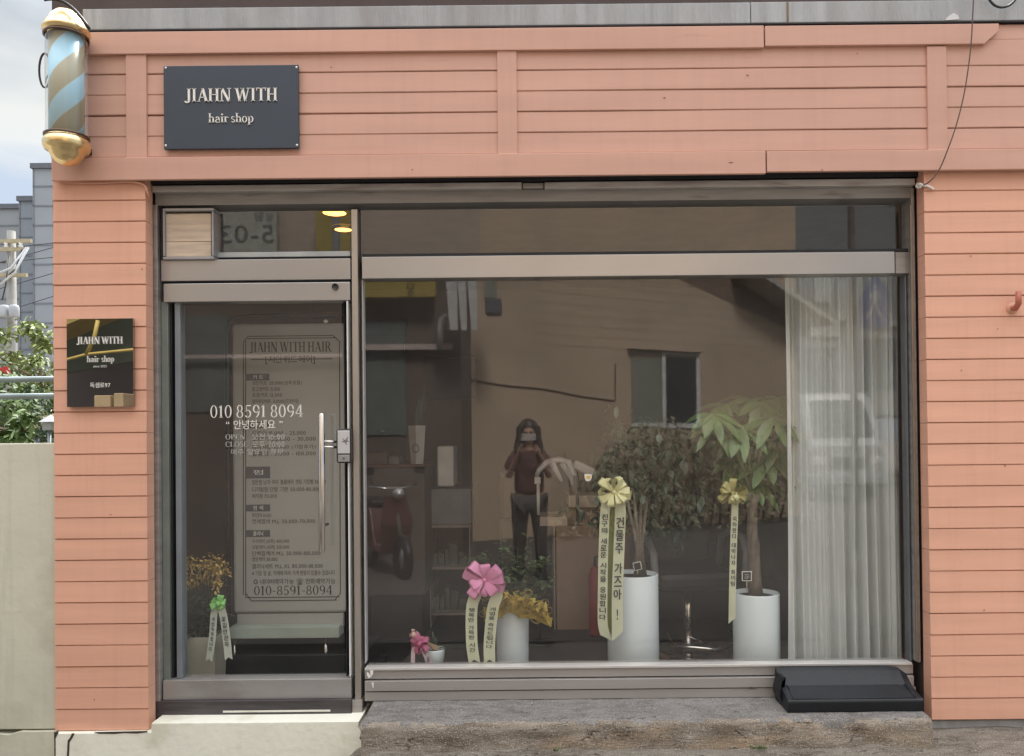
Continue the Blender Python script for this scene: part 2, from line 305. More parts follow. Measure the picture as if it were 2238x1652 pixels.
# ================================================================== GROUND
def gz(x, y):
    s = min(1, max(0, (-0.75 - x) / 0.5)); s = s * s * (3 - 2 * s)
    far = min(1, max(0, (y - 1.0) / 4)) if x < -2.3 else 0
    return (0.045 if x > -0.8 else 0.045 - .06 * s) - 0.015 - 0.28 * s * (1 if y > -3 else max(0, (y + 6) / 3)) - 0.006 * max(0, -y) - .045 * min(1, max(0, (-y - .6) / 2))
def rough_mat(name, base, dark, light, accent, acc_pos, s1, stretch):
    m = bpy.data.materials.new(name); m.use_nodes = True; t = m.node_tree; n = t.nodes; l = t.links; b = n['Principled BSDF']; b.inputs['Roughness'].default_value = .92; b.inputs['Specular IOR Level'].default_value = .2
    co = n.new('ShaderNodeTexCoord'); ma = n.new('ShaderNodeMapping'); ma.inputs['Scale'].default_value = stretch; l.new(co.outputs['Object'], ma.inputs[0])
    def nz(sc, det=12, rg=.65, src=ma.outputs[0]):
        q = n.new('ShaderNodeTexNoise'); q.inputs['Scale'].default_value = sc; q.inputs['Detail'].default_value = det; q.inputs['Roughness'].default_value = rg; l.new(src, q.inputs['Vector']); return q.outputs['Fac']
    def ramp(f, p0, p1):
        q = n.new('ShaderNodeMapRange'); q.inputs['From Min'].default_value = p0; q.inputs['From Max'].default_value = p1; l.new(f, q.inputs['Value']); return q.outputs[0]
    def mixc(f, a, c):
        q = n.new('ShaderNodeMix'); q.data_type = 'RGBA'; l.new(f, q.inputs['Factor'])
        if isinstance(a, tuple): q.inputs['A'].default_value = a
        else: l.new(a, q.inputs['A'])
        q.inputs['B'].default_value = c; return q.outputs['Result']
    big = nz(s1, 10, .7); c = mixc(ramp(big, .42, .62), base, dark); mid = nz(s1 * 3.1, 10, .75); c = mixc(ramp(mid, .55, .68), c, light)
    c = mixc(ramp(nz(s1 * .35, 6, .6), *acc_pos), c, accent)
    fine = nz(170, 3, .6, co.outputs['Object']); c = mixc(ramp(fine, .58, .66), c, (light[0] * 1.25, light[1] * 1.25, light[2] * 1.25, 1)); c = mixc(ramp(fine, .40, .33), c, (dark[0] * .5, dark[1] * .5, dark[2] * .5, 1))
    v = n.new('ShaderNodeTexVoronoi'); v.feature = 'DISTANCE_TO_EDGE'; v.inputs['Scale'].default_value = s1 * .45; wv = n.new('ShaderNodeVectorMath'); wv.operation = 'ADD'
    q = n.new('ShaderNodeTexNoise'); q.inputs['Scale'].default_value = s1; l.new(ma.outputs[0], q.inputs['Vector']); sc_ = n.new('ShaderNodeVectorMath'); sc_.operation = 'SCALE'; sc_.inputs['Scale'].default_value = .35; l.new(q.outputs['Color'], sc_.inputs[0])
    l.new(ma.outputs[0], wv.inputs[0]); l.new(sc_.outputs[0], wv.inputs[1]); l.new(wv.outputs[0], v.inputs['Vector']); crk_ = ramp(v.outputs['Distance'], .022, .0)
    g2 = n.new('ShaderNodeMath'); g2.operation = 'MULTIPLY'; l.new(crk_, g2.inputs[0]); l.new(ramp(mid, .45, .55), g2.inputs[1]); c = mixc(g2.outputs[0], c, (.03, .022, .016, 1))
    l.new(c, b.inputs['Base Color']); bu = n.new('ShaderNodeBump'); bu.inputs['Strength'].default_value = .8; bu.inputs['Distance'].default_value = .012; l.new(mid, bu.inputs['Height'])
    b2 = n.new('ShaderNodeBump'); b2.inputs['Strength'].default_value = .5; b2.inputs['Distance'].default_value = .004; l.new(fine, b2.inputs['Height']); l.new(bu.outputs[0], b2.inputs['Normal']); l.new(b2.outputs[0], b.inputs['Normal'])
    MATS[name] = m; return m
gm = rough_mat('rough_worn_concrete_paving', (.24, .215, .18, 1), (.12, .10, .08, 1), (.36, .33, .28, 1), (.25, .22, .19, 1), (.5, .7), 9, (.55, 1.6, 2))
xs = [-400, -120, -40, -15, -8, -5] + [-4 + i * 0.12 for i in range(70)] + [6, 8, 12, 20, 60, 150, 400]
ys = [-400, -120, -40, -20, -12, -8, -6, -5, -4, -3] + [-2 + i * 0.1 for i in range(24)] + [0.6, 1, 2, 4, 8, 15, 30, 60, 120, 400]
g = MB(); nx = len(xs)
vs = [(x, y, gz(x, y) + (0.018 * noise.noise((x * 5, y * 7, 0)) + 0.008 * noise.noise((x * 19, y * 23, 3)) if -4 < x < 4.3 and -2 < y < 0.4 else 0)) for y in ys for x in xs]
g.add(vs, [(j * nx + i, j * nx + i + 1, (j + 1) * nx + i + 1, (j + 1) * nx + i) for j in range(len(ys) - 1) for i in range(nx - 1)], True)
struct(g.build('ground', gm))
asph = mat('asphalt', (0.105, 0.094, 0.082, 1), 0.9, var=0.3, scale=60, bump=0.4, bscale=120)
g = MB(); g.add([(-30, -1.6, gz(0, -1.6) + .012), (30, -1.6, gz(0, -1.6) + .012), (30, -30, gz(0, -30) + .012), (-30, -30, gz(0, -30) + .012)], [(0, 1, 2, 3)])
# concrete step at the threshold
stepm = rough_mat('crumbling_step_concrete', (.30, .262, .215, 1), (.16, .13, .10, 1), (.42, .38, .33, 1), (.34, .265, .185, 1), (.56, .68), 9, (.45, 1, 1.9))
steptop = rough_mat('grey_step_screed', (.24, .228, .215, 1), (.155, .145, .135, 1), (.36, .34, .32, 1), (.26, .25, .235, 1), (.5, .7), 12, (.6, 1.4, 1))
toe = MB()
xl = P(790, 1580, -0.2)[0]; xr = P(2036, 1560, -0.2)[0]
zt = P(1200, 1578, -0.2)[1]
nxs = 90; prof = [(0.17, 0.012), (0.06, 0.006), (-0.05, 0.004), (-0.14, 0.002), (-0.185, -0.002), (-0.205, -0.014), (-0.206, -0.045), (-0.208, -0.08), (-0.213, -0.12), (-0.222, -0.2), (-0.23, -0.3)]
vs = []
for i in range(nxs + 1):
    x = xl + (xr - xl) * i / nxs
    for j, (y, dz) in enumerate(prof):
        a = 0.010 if j > 4 else 0.004
        q = noise.noise((x * 6, j * 0.9, 1.0)); q2 = noise.noise((x * 21, j * 1.7, 4.0))
        chip = max(0, noise.noise((x * 3.1, 7, 0)) - 0.15) * 0.05 if j in (4, 5, 6) else 0
        vs.append((x, y + a * (q * 1.3 + q2) + chip, zt + dz + (0.005 * (q2 + q) if j < 9 else 0) - chip * 0.5))
mm = len(prof)
toe.add(vs, [(i * mm + j, i * mm + j + 1, (i + 1) * mm + j + 1, (i + 1) * mm + j) for i in range(nxs) for j in range(mm - 1)], True)
toe.add([vs[j] for j in range(mm)] + [(xl, .17, zt - .3)], [tuple(range(mm + 1))])
toe.add([vs[nxs * mm + j] for j in range(mm)] + [(xr, .17, zt - .3)], [tuple(range(mm + 1))])
step = toe.build('concrete_step', stepm); step.data.materials.append(steptop)
for p_ in step.data.polygons:
    if p_.center.y > -.193 and len(p_.vertices) == 4: p_.material_index = 1
tag(step, 'low crumbling concrete step with a chipped brown edge below the large window', 'step')

grit = MB(); rnd = random.Random(12)
for k in range(420):
    if rnd.random() < .4: x_, y_, z_ = rnd.uniform(xl + .03, xr - .03), rnd.uniform(-.19, .1), zt + .006
    else: x_ = rnd.uniform(-.8, 2.9); y_ = rnd.uniform(-.75, -.235); z_ = gz(x_, y_) + .012 + .018 * noise.noise((x_ * 5, y_ * 7, 0))
    q = rnd.uniform(.002, .0065) * (1.8 if rnd.random() < .06 else 1); e1 = Vector((rnd.gauss(0, 1), rnd.gauss(0, 1), rnd.gauss(0, .4))).normalized(); e2 = e1.cross(Vector((.1, .2, 1))).normalized(); e3 = e1.cross(e2)
    c = Vector((x_, y_, z_)); vs_ = [c + e1 * q, c + e2 * q * .7, c - e1 * q * .8, c - e2 * q * .9, c + e3 * q * .6, c - e3 * q * .6]
    grit.add(vs_, [(0, 1, 4), (1, 2, 4), (2, 3, 4), (3, 0, 4), (1, 0, 5), (2, 1, 5), (3, 2, 5), (0, 3, 5)])
go = grit.build('gravel', mat('loose_grit', (.30, .27, .23, 1), .9, var=.6, scale=50)); tag(go, 'loose grit and chips scattered over the step and paving', 'gravel'); go['kind'] = 'stuff'
wd = MB()
for (px_, py_) in ((1648, 1645), (1660, 1643), (1669, 1647), (1215, 1650)):
    a = P(px_, py_, -.26)
    for k in range(9): wd.leaf((a[0] + rnd.gauss(0, .008), -.26, gz(a[0], -.26) + .01), (rnd.gauss(0, .7), rnd.gauss(0, .5), 1), (0, -1, .2), rnd.uniform(.015, .035), .006, .3)
wo_ = wd.build('weeds', mat('tiny_weed', (.09, .14, .04, 1), .6)); tag(wo_, 'tiny weeds sprouting at the foot of the step', 'weeds'); wo_['kind'] = 'stuff'

# ================================================================== SHOP BUILDING
shop = thing('hair_shop', 'salmon pink clapboard hair shop with a glass front under a concrete ledge', 'building')
def plank_rows(mb, x0, x1, rows, y=0.0, depth=0.055, proud=0.0045, wob=0.0011, seed=0):
    rnd = random.Random(seed)
    seg = max(1, int((x1 - x0) / 0.35))
    for (zb, zt_) in rows:
        pr = [(y + depth, zb), (y + 0.001, zb), (y - proud + 0.002, zb + 0.0012), (y - proud, zb + 0.004), (y - 0.0015, zt_ - 0.004), (y + 0.001, zt_ - 0.0022), (y + 0.012, zt_ - 0.0016), (y + depth, zt_ - 0.0016)]
        vs = []; ph = rnd.random() * 50; tl = (rnd.random() - .5) * 0.0018
        for i in range(seg + 1):
            x = x0 + (x1 - x0) * i / seg; dz = wob * noise.noise((x * 1.5 + ph, 0, 0)) + tl * (i / seg - .5) * (x1 - x0)
            dy = 0.0018 * noise.noise((x * 1.1, ph, 0))
            for yy, zz in pr: vs.append((x, yy + (dy if yy < y + .01 else 0), zz + dz))
        n = len(pr); fs = [(i * n + j, i * n + (j + 1) % n, (i + 1) * n + (j + 1) % n, (i + 1) * n + j) for i in range(seg) for j in range(n)]
        fs += [tuple(range(n)), tuple(seg * n + j for j in range(n - 1, -1, -1))]
        mb.add(vs, fs)
PH = 0.1058
# piers
zA = P(118, 395, 0)[1]; zbL = P(120, 1597, 0)[1]
xL0, xL1 = P(118.5, 900, 0)[0], P(321, 900, 0)[0]
nL = 27; hL = (zA - zbL) / nL * 1.0
hL = (P(118, 485, 0)[1] - P(119, 1597, 0)[1]) / round((1597 - 485) / 45.9)
rows = [(zbL + i * hL, zbL + (i + 1) * hL) for i in range(40) if zbL + i * hL < zA]
rows[-1] = (rows[-1][0], zA + 0.02)
m_ = MB(); plank_rows(m_, xL0, xL1, rows, seed=1, depth=0.075); m_.build('pier_siding', PINK, shop)
xR0 = P(2026, 900, 0)[0]; zbR = P(2040, 1573, 0)[1]; xR1 = 3.6
hR = (P(2030, 463, 0)[1] - P(2040, 1573, 0)[1]) / round((1573 - 463) / 46.3)
rows = [(zbR + i * hR, zbR + (i + 1) * hR) for i in range(40) if zbR + i * hR < P(2030, 380, 0)[1]]
rows[-1] = (rows[-1][0], P(2030, 375, 0)[1] + 0.02)
m_ = MB(); plank_rows(m_, xR0, xR1, rows, seed=2, depth=0.075); m_.build('pier_siding', PINK, shop)
# fascia siding
YF = -0.02
zf = [P(200, q, YF)[1] for q in (118, 163, 208.5, 253.5, 299, 346)]
rows = [(zf[i + 1], zf[i] ) for i in range(5)]
rows[0] = (rows[0][0], rows[0][1] + 0.03); 
m_ = MB(); plank_rows(m_, P(112, 250, YF)[0], xR1, rows, y=YF, seed=3, depth=0.09)
zt2 = P(200, 72, YF)[1]
plank_rows(m_, P(2186, 60, YF)[0] - .05, xR1, [(rows[0][1] + .0 - .004, zt2)], y=YF + .004, seed=5, depth=0.09)
m_.build('fascia_siding', PINK2, shop)
# fascia trims
YT = -0.045
def trimboard(px0, py0, px1, py1, name='trim_board', bev=0.003, y=YT, chamfer=False, y1=YF - 0.004):
    a = P(px0, py0, y); b = P(px1, py1, y); m_ = MB()
    if chamfer: m_.prism([(a[0], b[1]), (b[0] - .075, b[1]), (b[0], b[1] + .065), (b[0], a[1]), (a[0], a[1])], y, y1)
    else: m_.box(a[0], b[0], y, y1, b[1], a[1])
    return m_.build(name, PINK2, shop, bevel=bev)
# top trim in two lengths, the joint at 1671
trimboard(190, 70, 1670, 103.5); trimboard(1672, 56, 2184, 95, chamfer=True)
trimboard(112, 345, 1674, 379); trimboard(1676, 330, 2900, 363)
for (p0, p1) in ((274, 320.5), (1086, 1131), (2026, 2072)):
    trimboard(p0, 119 - (p0 - 274) * .0105, p1, 345 - (p1 - 274) * .0095, 'batten', y=YF - 0.016, y1=YF + .003)
# wall mass behind siding
core = mat('dark_wall_core', (0.08, 0.06, 0.055, 1), 0.9)
wallin = mat('salon_wall_paint', (0.13, 0.115, 0.105, 1), 0.8, var=0.08, scale=2)
m_ = MB()
xin0, xin1 = -2.02, 2.16
ztop = P(1100, 5, .2)[1]
m_.box(P(118, 900, .08)[0], xL1 - .012, .078, .30, -0.4, zA); m_.box(xR0 + .012, xR1, .078, .30, -0.1, zA)
m_.box(P(114, 250, .07)[0], xR1, .072, .30, P(200, 392, .07)[1] + .0, ztop)
m_.build('wall_core', core, shop)
m_ = MB(); m_.box(xL0 - .03, xL0 - .15, 0.31, 4.6, -.4, 3.4); m_.box(xR1, xR1 - .12, .31, 4.6, -.1, 3.4); m_.box(xL0 - .03, xR1, 4.61, 4.75, -.4, 3.4)
m_.build('outer_wall', CREAM, shop)
# eave slab and roof tiles
xe0 = P(180, 30, -0.03)[0]
m_ = MB(); zs0 = P(400, 63, -0.03)[1]; zs1 = P(400, 17, -0.03)[1]
cuts = [xe0, P(1640, 30, -.03)[0], P(1641.5, 30, -.03)[0], 3.7]
m_.box(cuts[0], cuts[1], -0.03, 4.8, zs0, zs1); m_.box(cuts[2], cuts[3], -0.032, 4.8, zs0, zs1)
m_.build('eave_slab', CONC, shop, bevel=.004)
m_ = MB(); a = P(195, 66, -.02); m_.box(a[0], 3.7, -0.035, .1, a[1] - .012, zs0 - .002); m_.build('dark_flashing', DARK, shop)
tile = mat('dark_roof_tile', (0.045, 0.038, 0.045, 1), 0.6, var=0.4, scale=12)
m_ = MB(); x = P(330, 10, .1)[0]; i = 0
while x < P(1640, 0, .1)[0]:
    m_.box(x, x + .068, 0.07 + .01 * random.random(), 1.2, zs1 + .002, zs1 + .06 + .006 * random.random()); x += .079
m_.build('roof_tiles', tile, shop, bevel=.008)
m_ = MB(); m_.box(P(195, 10, .1)[0], P(325, 0, .1)[0], .12, 1.2, zs1 + .002, zs1 + .06); m_.build('ridge_cap', mat('blue_grey_metal', (.10, .12, .15, 1), .5), shop, bevel=.01)
stn = mat('rust_streak', (0.20, 0.15, 0.10, 1), .9)
m_ = MB(); a = P(1719, 5, -.034); b = P(1724, 47, -.034); m_.box(a[0], b[0], -.0345, -.031, zs0 + .004, zs1 - .004); m_.build('rust_stain', stn, shop)
m_ = MB(); m_.prism([P(*q, -.036) for q in ((2066, 44), (2096, 42), (2094, 33), (2084, 28), (2072, 36))][::-1], -.036, -.031); m_.build('paint_patch', mat('pale_patch', (.62, .62, .62, 1), .7), shop)
scf = mat('old_scuff', (.20, .10, .07, 1), .8)
for (px_, py_, w_, h_) in ((309, 589, 3, 2), (1593, 356, 9, 2), (1796, 374, 2, 5), (1873, 118, 2, 2), (722, 148, 3, 2), (1632, 165, 4, 2), (2180, 720, 2, 2), (2196, 1020, 2, 4), (2150, 1335, 2, 3), (205, 1530, 2, 2), (240, 1125, 3, 1.5), (2100, 810, 3, 1.5), (900, 372, 2, 3), (1450, 214, 5, 1.5), (2120, 560, 4, 1.5)):
    yv_ = -.0462 if 345 < py_ < 380 else (-.0255 if py_ < 345 else -.006); a = P(px_, py_, yv_); MB().box(a[0], a[0] + w_ * .0023, yv_, yv_ + .001, a[1], a[1] + h_ * .0023).build('scuff', scf, shop)
# shutter housing and dark head
YS = 0.085
m_ = MB(); a = P(322, 398, .06); b = P(2012, 378, .06)
zo = a[1]                                   # top of the opening
zh = P(330, 431, YS)[1]; zg = P(330, 448, YS)[1]
m_.box(xL1, xR0, 0.055, .30, zo - .012, zo + .045)
m_.build('shutter_slot', DARK, shop)
m_ = MB()
m_.box(xL1 + .004, P(1140, 400, YS - .02)[0], YS - .025, .2, P(1000, 412.5, YS - .025)[1], P(1000, 399, YS - .025)[1])
m_.box(P(1190, 400, YS - .02)[0], xR0 - .012, YS - .022, .2, P(1300, 411, YS - .025)[1], P(1300, 396, YS - .025)[1])
m_.box(P(1142, 400, YS)[0], P(1188, 400, YS)[0], YS - .005, .2, P(1160, 411, YS)[1], P(1160, 400, YS)[1])
m_.build('shutter_slats', mat('shutter_slat_grey', (0.48, 0.465, 0.45, 1), .5, .2, stretch=(1, 1, 8), dirt=(.2, .15, .15, 1), dscale=3, dpos=(.5, .75)), shop, bevel=.003)
m_ = MB()
m_.box(xL1 + .004, xR0 - .012, YS + .01, .24, zg, P(1000, 414, YS)[1])
m_.build('shutter_housing', SHUT, shop, bevel=.002)
# side guide rails
def frame_strip(name, px0, py0, px1, py1, y0, y1, m, bev=.002, par=None):
    return MB().pbox(px0, py0, px1, py1, y0, y1).build(name, m, par or shop, bevel=bev)
frame_strip('guide_rail', 327, 447, 350, 1568, .09, .2, ALUD)
frame_strip('guide_rail', 1991, 410, 2013, 1448, .09, .2, ALUD)
frame_strip('guide_rail_edge', 1994, 447, 2003.5, 1446, .075, .089, mat('pale_brown_metal', (.27, .24, .2, 1), .4, .6))
# mullion + transoms
YM = 0.11
frame_strip('mullion', 767.5, 457, 789.5, 1530, YM, .21, ALUV)
frame_strip('mullion_base', 769, 1531, 792, 1570, YM - .012, .21, ALUD)
frame_strip('transom_bar', 791, 561.5, 1956, 597, YM, .21, ALU)
frame_strip('transom_end', 1957, 551, 1990, 597, YM + .012, .21, ALUD)
frame_strip('transom_bar', 352, 568.5, 766, 610, YM, .21, ALU)
frame_strip('window_jamb', 791, 611, 799, 1450, YM + .02, .2, mat('pale_jamb_strip', (.6, .6, .6, 1), .35, var=.04))
frame_strip('window_jamb', 1981, 600, 1990, 1445, YM + .03, .2, mat('grey_blue_jamb', (.2, .22, .25, 1), .35, .5))
frame_strip('dark_gasket', 791, 555, 1990, 549.5, YM + .02, .2, DARK)
# sill courses
frame_strip('window_sill', 797, 1460, 1994, 1453.5, YM - .005, .165, WHITEAL)
frame_strip('window_sill', 797, 1464, 1996, 1472, YM + .005, .24, ALUSILL)
frame_strip('sill_groove', 797, 1480, 1996, 1479, YM + .03, .24, DARK)
frame_strip('window_sill', 797, 1489, 1998, 1499, YM - .012, .24, ALUSILL)
frame_strip('sill_groove', 797, 1505, 1998, 1502, YM + .015, .24, DARK)
frame_strip('window_sill', 797, 1513, 2002, 1520, YM - .004, .24, ALUSILL)
paint = mat('white_sticker_scrap', (.75, .75, .72, 1), .6)
for pts in (((808, 1466), (816, 1465), (815, 1474), (811, 1478)), ((802, 1468), (806, 1471), (811, 1479), (806, 1482), (802, 1476)), ((812, 1492), (817, 1491.5), (816.5, 1503), (814.6, 1503))):
    MB().prism([P(p, q, YM - .014) for p, q in pts][::-1], YM - .0145, YM - .0125).build('sticker_scrap', paint, shop)
# vent with boards beside the fanlight
vent = MB(); 
for q in (455, 561): vent.pbox(355, q, 467, q + 5, YM - .02, .19)
vent.pbox(355, 461, 360, 560, YM - .02, .19); vent.pbox(462, 461, 467, 559, YM - .02, .19)
vent.build('vent_frame', mat('grey_vent_frame', (.36, .36, .375, 1), .5, .4), shop, bevel=.003)
m_ = MB()
for q in (470, 496, 529): m_.pbox(361, q if q > 470 else 467, 461.5, q + (31 if q > 470 else 26), YM, .19)
m_.build('vent_boards', mat('weathered_pine_board', (.62, .52, .41, 1), .7, var=.18, scale=5, stretch=(1, 1, 10)), shop, bevel=.002)
frame_strip('dark_jamb', 351, 450, 354.5, 567, YM - .01, .2, DARK)
frame_strip('fanlight_rail', 468, 551.5, 765.5, 559.5, YM + .04, .21, mat('blue_white_rail', (.46, .5, .52, 1), .35, .3))
frame_strip('fanlight_gasket', 468, 560, 765.5, 566, YM + .05, .2, DARK)
# panes
def pane(name, px0, py0, px1, py1, y=YG, par=None):
    a = P(px0, py0, y); b = P(px1, py1, y)
    m_ = MB(); m_.add([(a[0], y, b[1]), (b[0], y, b[1]), (b[0], y, a[1]), (a[0], y, a[1])], [(0, 1, 2, 3)])
    return m_.build(name, GLASS, par or shop)
pane('window_pane', 788, 608, 1992, 1460); pane('window_pane', 788, 440, 1992, 560); pane('window_pane', 466, 445, 768, 556)
# threshold
m_ = MB(); m_.pbox(331, 1533, 768, 1566, .085, .26)
m_.build('threshold', mat('scuffed_dark_threshold', (.085, .078, .082, 1), .45, .5, var=.25, stretch=(1, 1, 10), scale=6, dirt=(.3, .3, .3, 1), dscale=5, dpos=(.68, .75)), shop, bevel=.004)
m_ = MB(); m_.pbox(487, 1553, 722, 1555, .081, .084); m_.pbox(480, 1564, 715, 1566, .081, .084); m_.build('threshold_strip', CHROME, shop)
# cream plinth below the door with a ragged right end
YP = -0.03
rag = [(785, 1576), (783, 1590), (790, 1604), (786, 1615), (794, 1628), (785, 1640), (779, 1660), (778, 1720)]
ol = [P(120, 1603, YP), P(330, 1600, YP), P(331, 1580, YP), P(560, 1578.5, YP)] + [P(a, b, YP) for a, b in rag] + [P(120, 1725, YP)]
plinth = MB().prism(ol, YP, .30).build('plinth', mat('fresh_cream_paint', (0.86, 0.87, 0.76, 1), 0.65, var=0.04, scale=3, bump=0.3, bscale=26, dirt=(0.62, 0.60, 0.47, 1), dscale=5, dpos=(.55, .8)), shop, bevel=.004)
crk = mat('dark_crack', (.05, .042, .035, 1), .95)
m_ = MB(); m_.prism([P(*q, YP - .0015) for q in ((157, 1603), (163, 1603), (158, 1613), (152, 1622), (151, 1640), (149, 1675), (145, 1675), (147, 1630), (148, 1618), (153, 1612))][::-1], YP - .0015, YP + .001)
m_.prism([P(*q, YP - .0015) for q in ((118, 1600), (128, 1600), (124, 1608), (121, 1614), (121.5, 1675), (119, 1675))][::-1], YP - .0015, YP + .001)
m_.prism([P(*q, YP - .0015) for q in ((205, 1600), (322, 1597.5), (322, 1600), (300, 1603), (270, 1602), (250, 1604), (215, 1603.5))][::-1], YP - .0015, YP + .001)
m_.build('plaster_crack', crk, shop)
m_ = MB(); a = P(2036, 1590, .02); m_.box(a[0], xR1, .02, .3, -.2, zbR - .01); m_.build('plinth', CONC, shop, bevel=.006)

# ---- door
door = bpy.data.objects.new('door', None); C.objects.link(door); door.parent = shop; door['label'] = 'glass entrance door with aluminium rails'
YD = 0.105
frame_strip('top_rail', 357, 620, 765, 656, YD, .2, ALU, .003, door)
frame_strip('bottom_rail', 356, 1487, 768, 1526, YD, .2, mat('door_bottom_rail', (.44, .435, .43, 1), .38, .55, var=.05, stretch=(1, 1, 2), dirt=(.3, .27, .27, 1), dscale=1.6), .003, door)
frame_strip('door_stile', 352, 660, 372, 1484, YD + .02, .2, mat('green_grey_stile', (.22, .26, .24, 1), .4, .4), .002, door)
frame_strip('door_gasket', 373, 660, 380.5, 1483, YD + .04, .2, DARK, 0, door)
frame_strip('door_stile', 381.5, 660, 398.5, 1482, YD + .03, .2, mat('blue_grey_stile', (.26, .3, .34, 1), .35, .4), .002, door)
frame_strip('door_gasket', 752, 658, 757, 1481, YD + .04, .2, DARK, 0, door)
frame_strip('door_edge', 757, 657, 766, 1479, YD - .012, .2, mat('white_edge_strip', (.86, .86, .85, 1), .3, var=.03), .002, door)
frame_strip('door_gasket', 357, 612, 765, 617, YD + .03, .2, DARK, 0, door)
frame_strip('door_gasket', 357, 1529, 768, 1531, YD + .04, .2, DARK, 0, door)
pane('glass', 398, 655, 754, 1487, YG, door)
m_ = MB(); a = P(733, 627, YD); m_.lathe([(0, -.0), (.012, 0), (.017, .004), (.017, .008)], n=20)
k = m_.build('keyhole', mat('dark_lock', (.05, .05, .05, 1), .4, .6), door, loc=(a[0], YD - .001, a[1])); k.rotation_euler = (R(90), 0, 0)
# handle
hy = 0.045; a = P(703, 903, hy); b = P(703.5, 1206, hy)
h = MB().tube([(a[0], hy, a[1]), (a[0], hy, a[1] - .005), (b[0], hy, b[1] + .005), (b[0], hy, b[1])], [.012, .0155, .0155, .012], 20).build('handle', CHROME, door)
for q in (965, 977):
    m_ = MB()
    a2 = P(705, q, hy); b2 = P(738, q, .1); m_.tube([(a2[0], hy, a2[1]), (b2[0] - .01, .075, b2[1]), (b2[0], .1, b2[1])], .007, 10); m_.build('handle_bracket', CHROME, door)
a2 = P(704, 1150, hy); m_ = MB(); m_.tube([(a2[0], hy, a2[1]), (a2[0], YG, a2[1])], .008, 10)
m_.build('handle_bracket', CHROME, door)
lk = MB(); a = P(734, 937, .06); b = P(767, 1012, .06)
lk.box(a[0], b[0], .06, .11, b[1], a[1]); lk.build('door_lock', mat('black_lock_shell', (.03, .03, .032, 1), .3), door, bevel=.012)
lk = MB(); a = P(737.5, 941, .055); b = P(764.5, 991, .055); lk.box(a[0], b[0], .055, .0592, b[1], a[1])
lk.build('lock_cover', mat('silver_lock_cover', (.66, .67, .69, 1), .35, .4, var=.05), door, bevel=.006)
lk = MB(); a = P(738.5, 994, .055); b = P(764, 1009, .055); lk.box(a[0], b[0], .055, .0592, b[1], a[1])
lk.build('lock_button_panel', mat('silver_lock_panel', (.45, .45, .46, 1), .3, .6), door, bevel=.006)
m_ = MB(); pts = [(748, 957), (754, 962), (761, 953), (759, 962), (763, 965), (757, 966), (758, 973), (753, 967), (746, 965), (751, 963)]
m_.prism([P(*q, .0535) for q in pts][::-1], .0535, .0549)
m_.build('lock_emblem', mat('grey_emblem', (.18, .18, .2, 1), .5), door); m_ = MB(); a = P(751, 1002, .053); m_.prism([(a[0] + .008 * math.cos(t * .6), a[1] + .007 * math.sin(t * .6)) for t in range(10)], .0535, .0549)
m_.build('lock_button', mat('grey_emblem', (.18, .18, .2, 1), .5), door)
# lettering on the door glass
m_ = MB(); yl = YG - .004
pserif(m_, '010 8591 8094', 458, 886, 663, 911, yl, .001)
pplain(m_, '“ 안녕하세요 ”', 494, 918, 618, 937, yl, bold=.008)
m_.build('door_lettering', LETTER, door)
m_ = MB(); pserif(m_, 'OPEN', 492, 949, 536, 960, yl, .001); pplain(m_, '오전 10:00', 550, 947, 622, 961, yl)
pserif(m_, 'CLOSE', 492, 965, 542, 976, yl, .001); pplain(m_, '오후 20:00', 552, 963, 622, 978, yl); pplain(m_, '매주 일요일 휴무', 505, 981, 620, 993, yl)
m_.build('hours_lettering', mat('grey_lettering', (.42, .42, .40, 1), .5), door)

# ---- interior room
floor_m = mat('dark_salon_floor', (.035, .037, .04, 1), .5, var=.15, scale=3)
ZFL = 0.10
m_ = MB(); m_.box(-2.26, 3.4, .262, 4.6, ZFL - .05, ZFL); m_.build('salon_floor', floor_m, shop)
m_ = MB(); m_.box(-2.26, 3.4, .302, 4.6, 3.02, 3.08); m_.build('salon_ceiling', mat('salon_ceiling_paint', (.16, .15, .14, 1), .8), shop)
m_ = MB(); m_.box(-2.26, 3.4, 4.0, 4.1, ZFL, 3.02); m_.box(-2.25, -2.15, .302, 4.0, ZFL, 3.02); m_.box(2.45, 2.55, .302, 4.0, ZFL, 3.02)
m_.build('salon_wall', wallin, shop)
m_ = MB(); m_.box(-2.02, 2.45, .26, .302, ZFL - .2, P(900, 1458, .25)[1] - .01) if False else m_.box(P(800, 1460, .25)[0], 2.4, .242, .262, -.05, P(1400, 1462, .24)[1]); m_.build('sill_upstand', ALUD, shop)
# recessed ceiling lamps
lampm = mat('warm_lamp_glow', (1, .8, .45, 1), .5, emit=(1, .42, .09, 1), estr=2.6)
def lamp(px, py, wpx, lab):
    z = 3.0; k = (z - ZC) / ((939 - py) / FPX + math.tan(PITCH)); y = k - D
    x = P(px, py, y)[0]; r = wpx / 2 * (y + D) / FPX
    t = thing('ceiling_lamp', lab, 'ceiling lamp', 'recessed lamps in the salon ceiling'); t.location = (x, y, z)
    MB().lathe([(0, 0), (r, 0), (r, .015)], n=24).build('lamp_disc', lampm, t)
    MB().lathe([(r + .001, .0), (r + .012, -.004), (r + .02, .0), (r + .02, .018)], n=24).build('lamp_ring', GOLD, t)
lamp(731, 460, 50, 'upper glowing ceiling lamp seen through the glass above the door')
lamp(750, 497, 36, 'lower glowing ceiling lamp beside the mullion above the door')
lamp(1556, 450, 7, 'tiny ceiling lamp shining as a dot behind the top window pane')

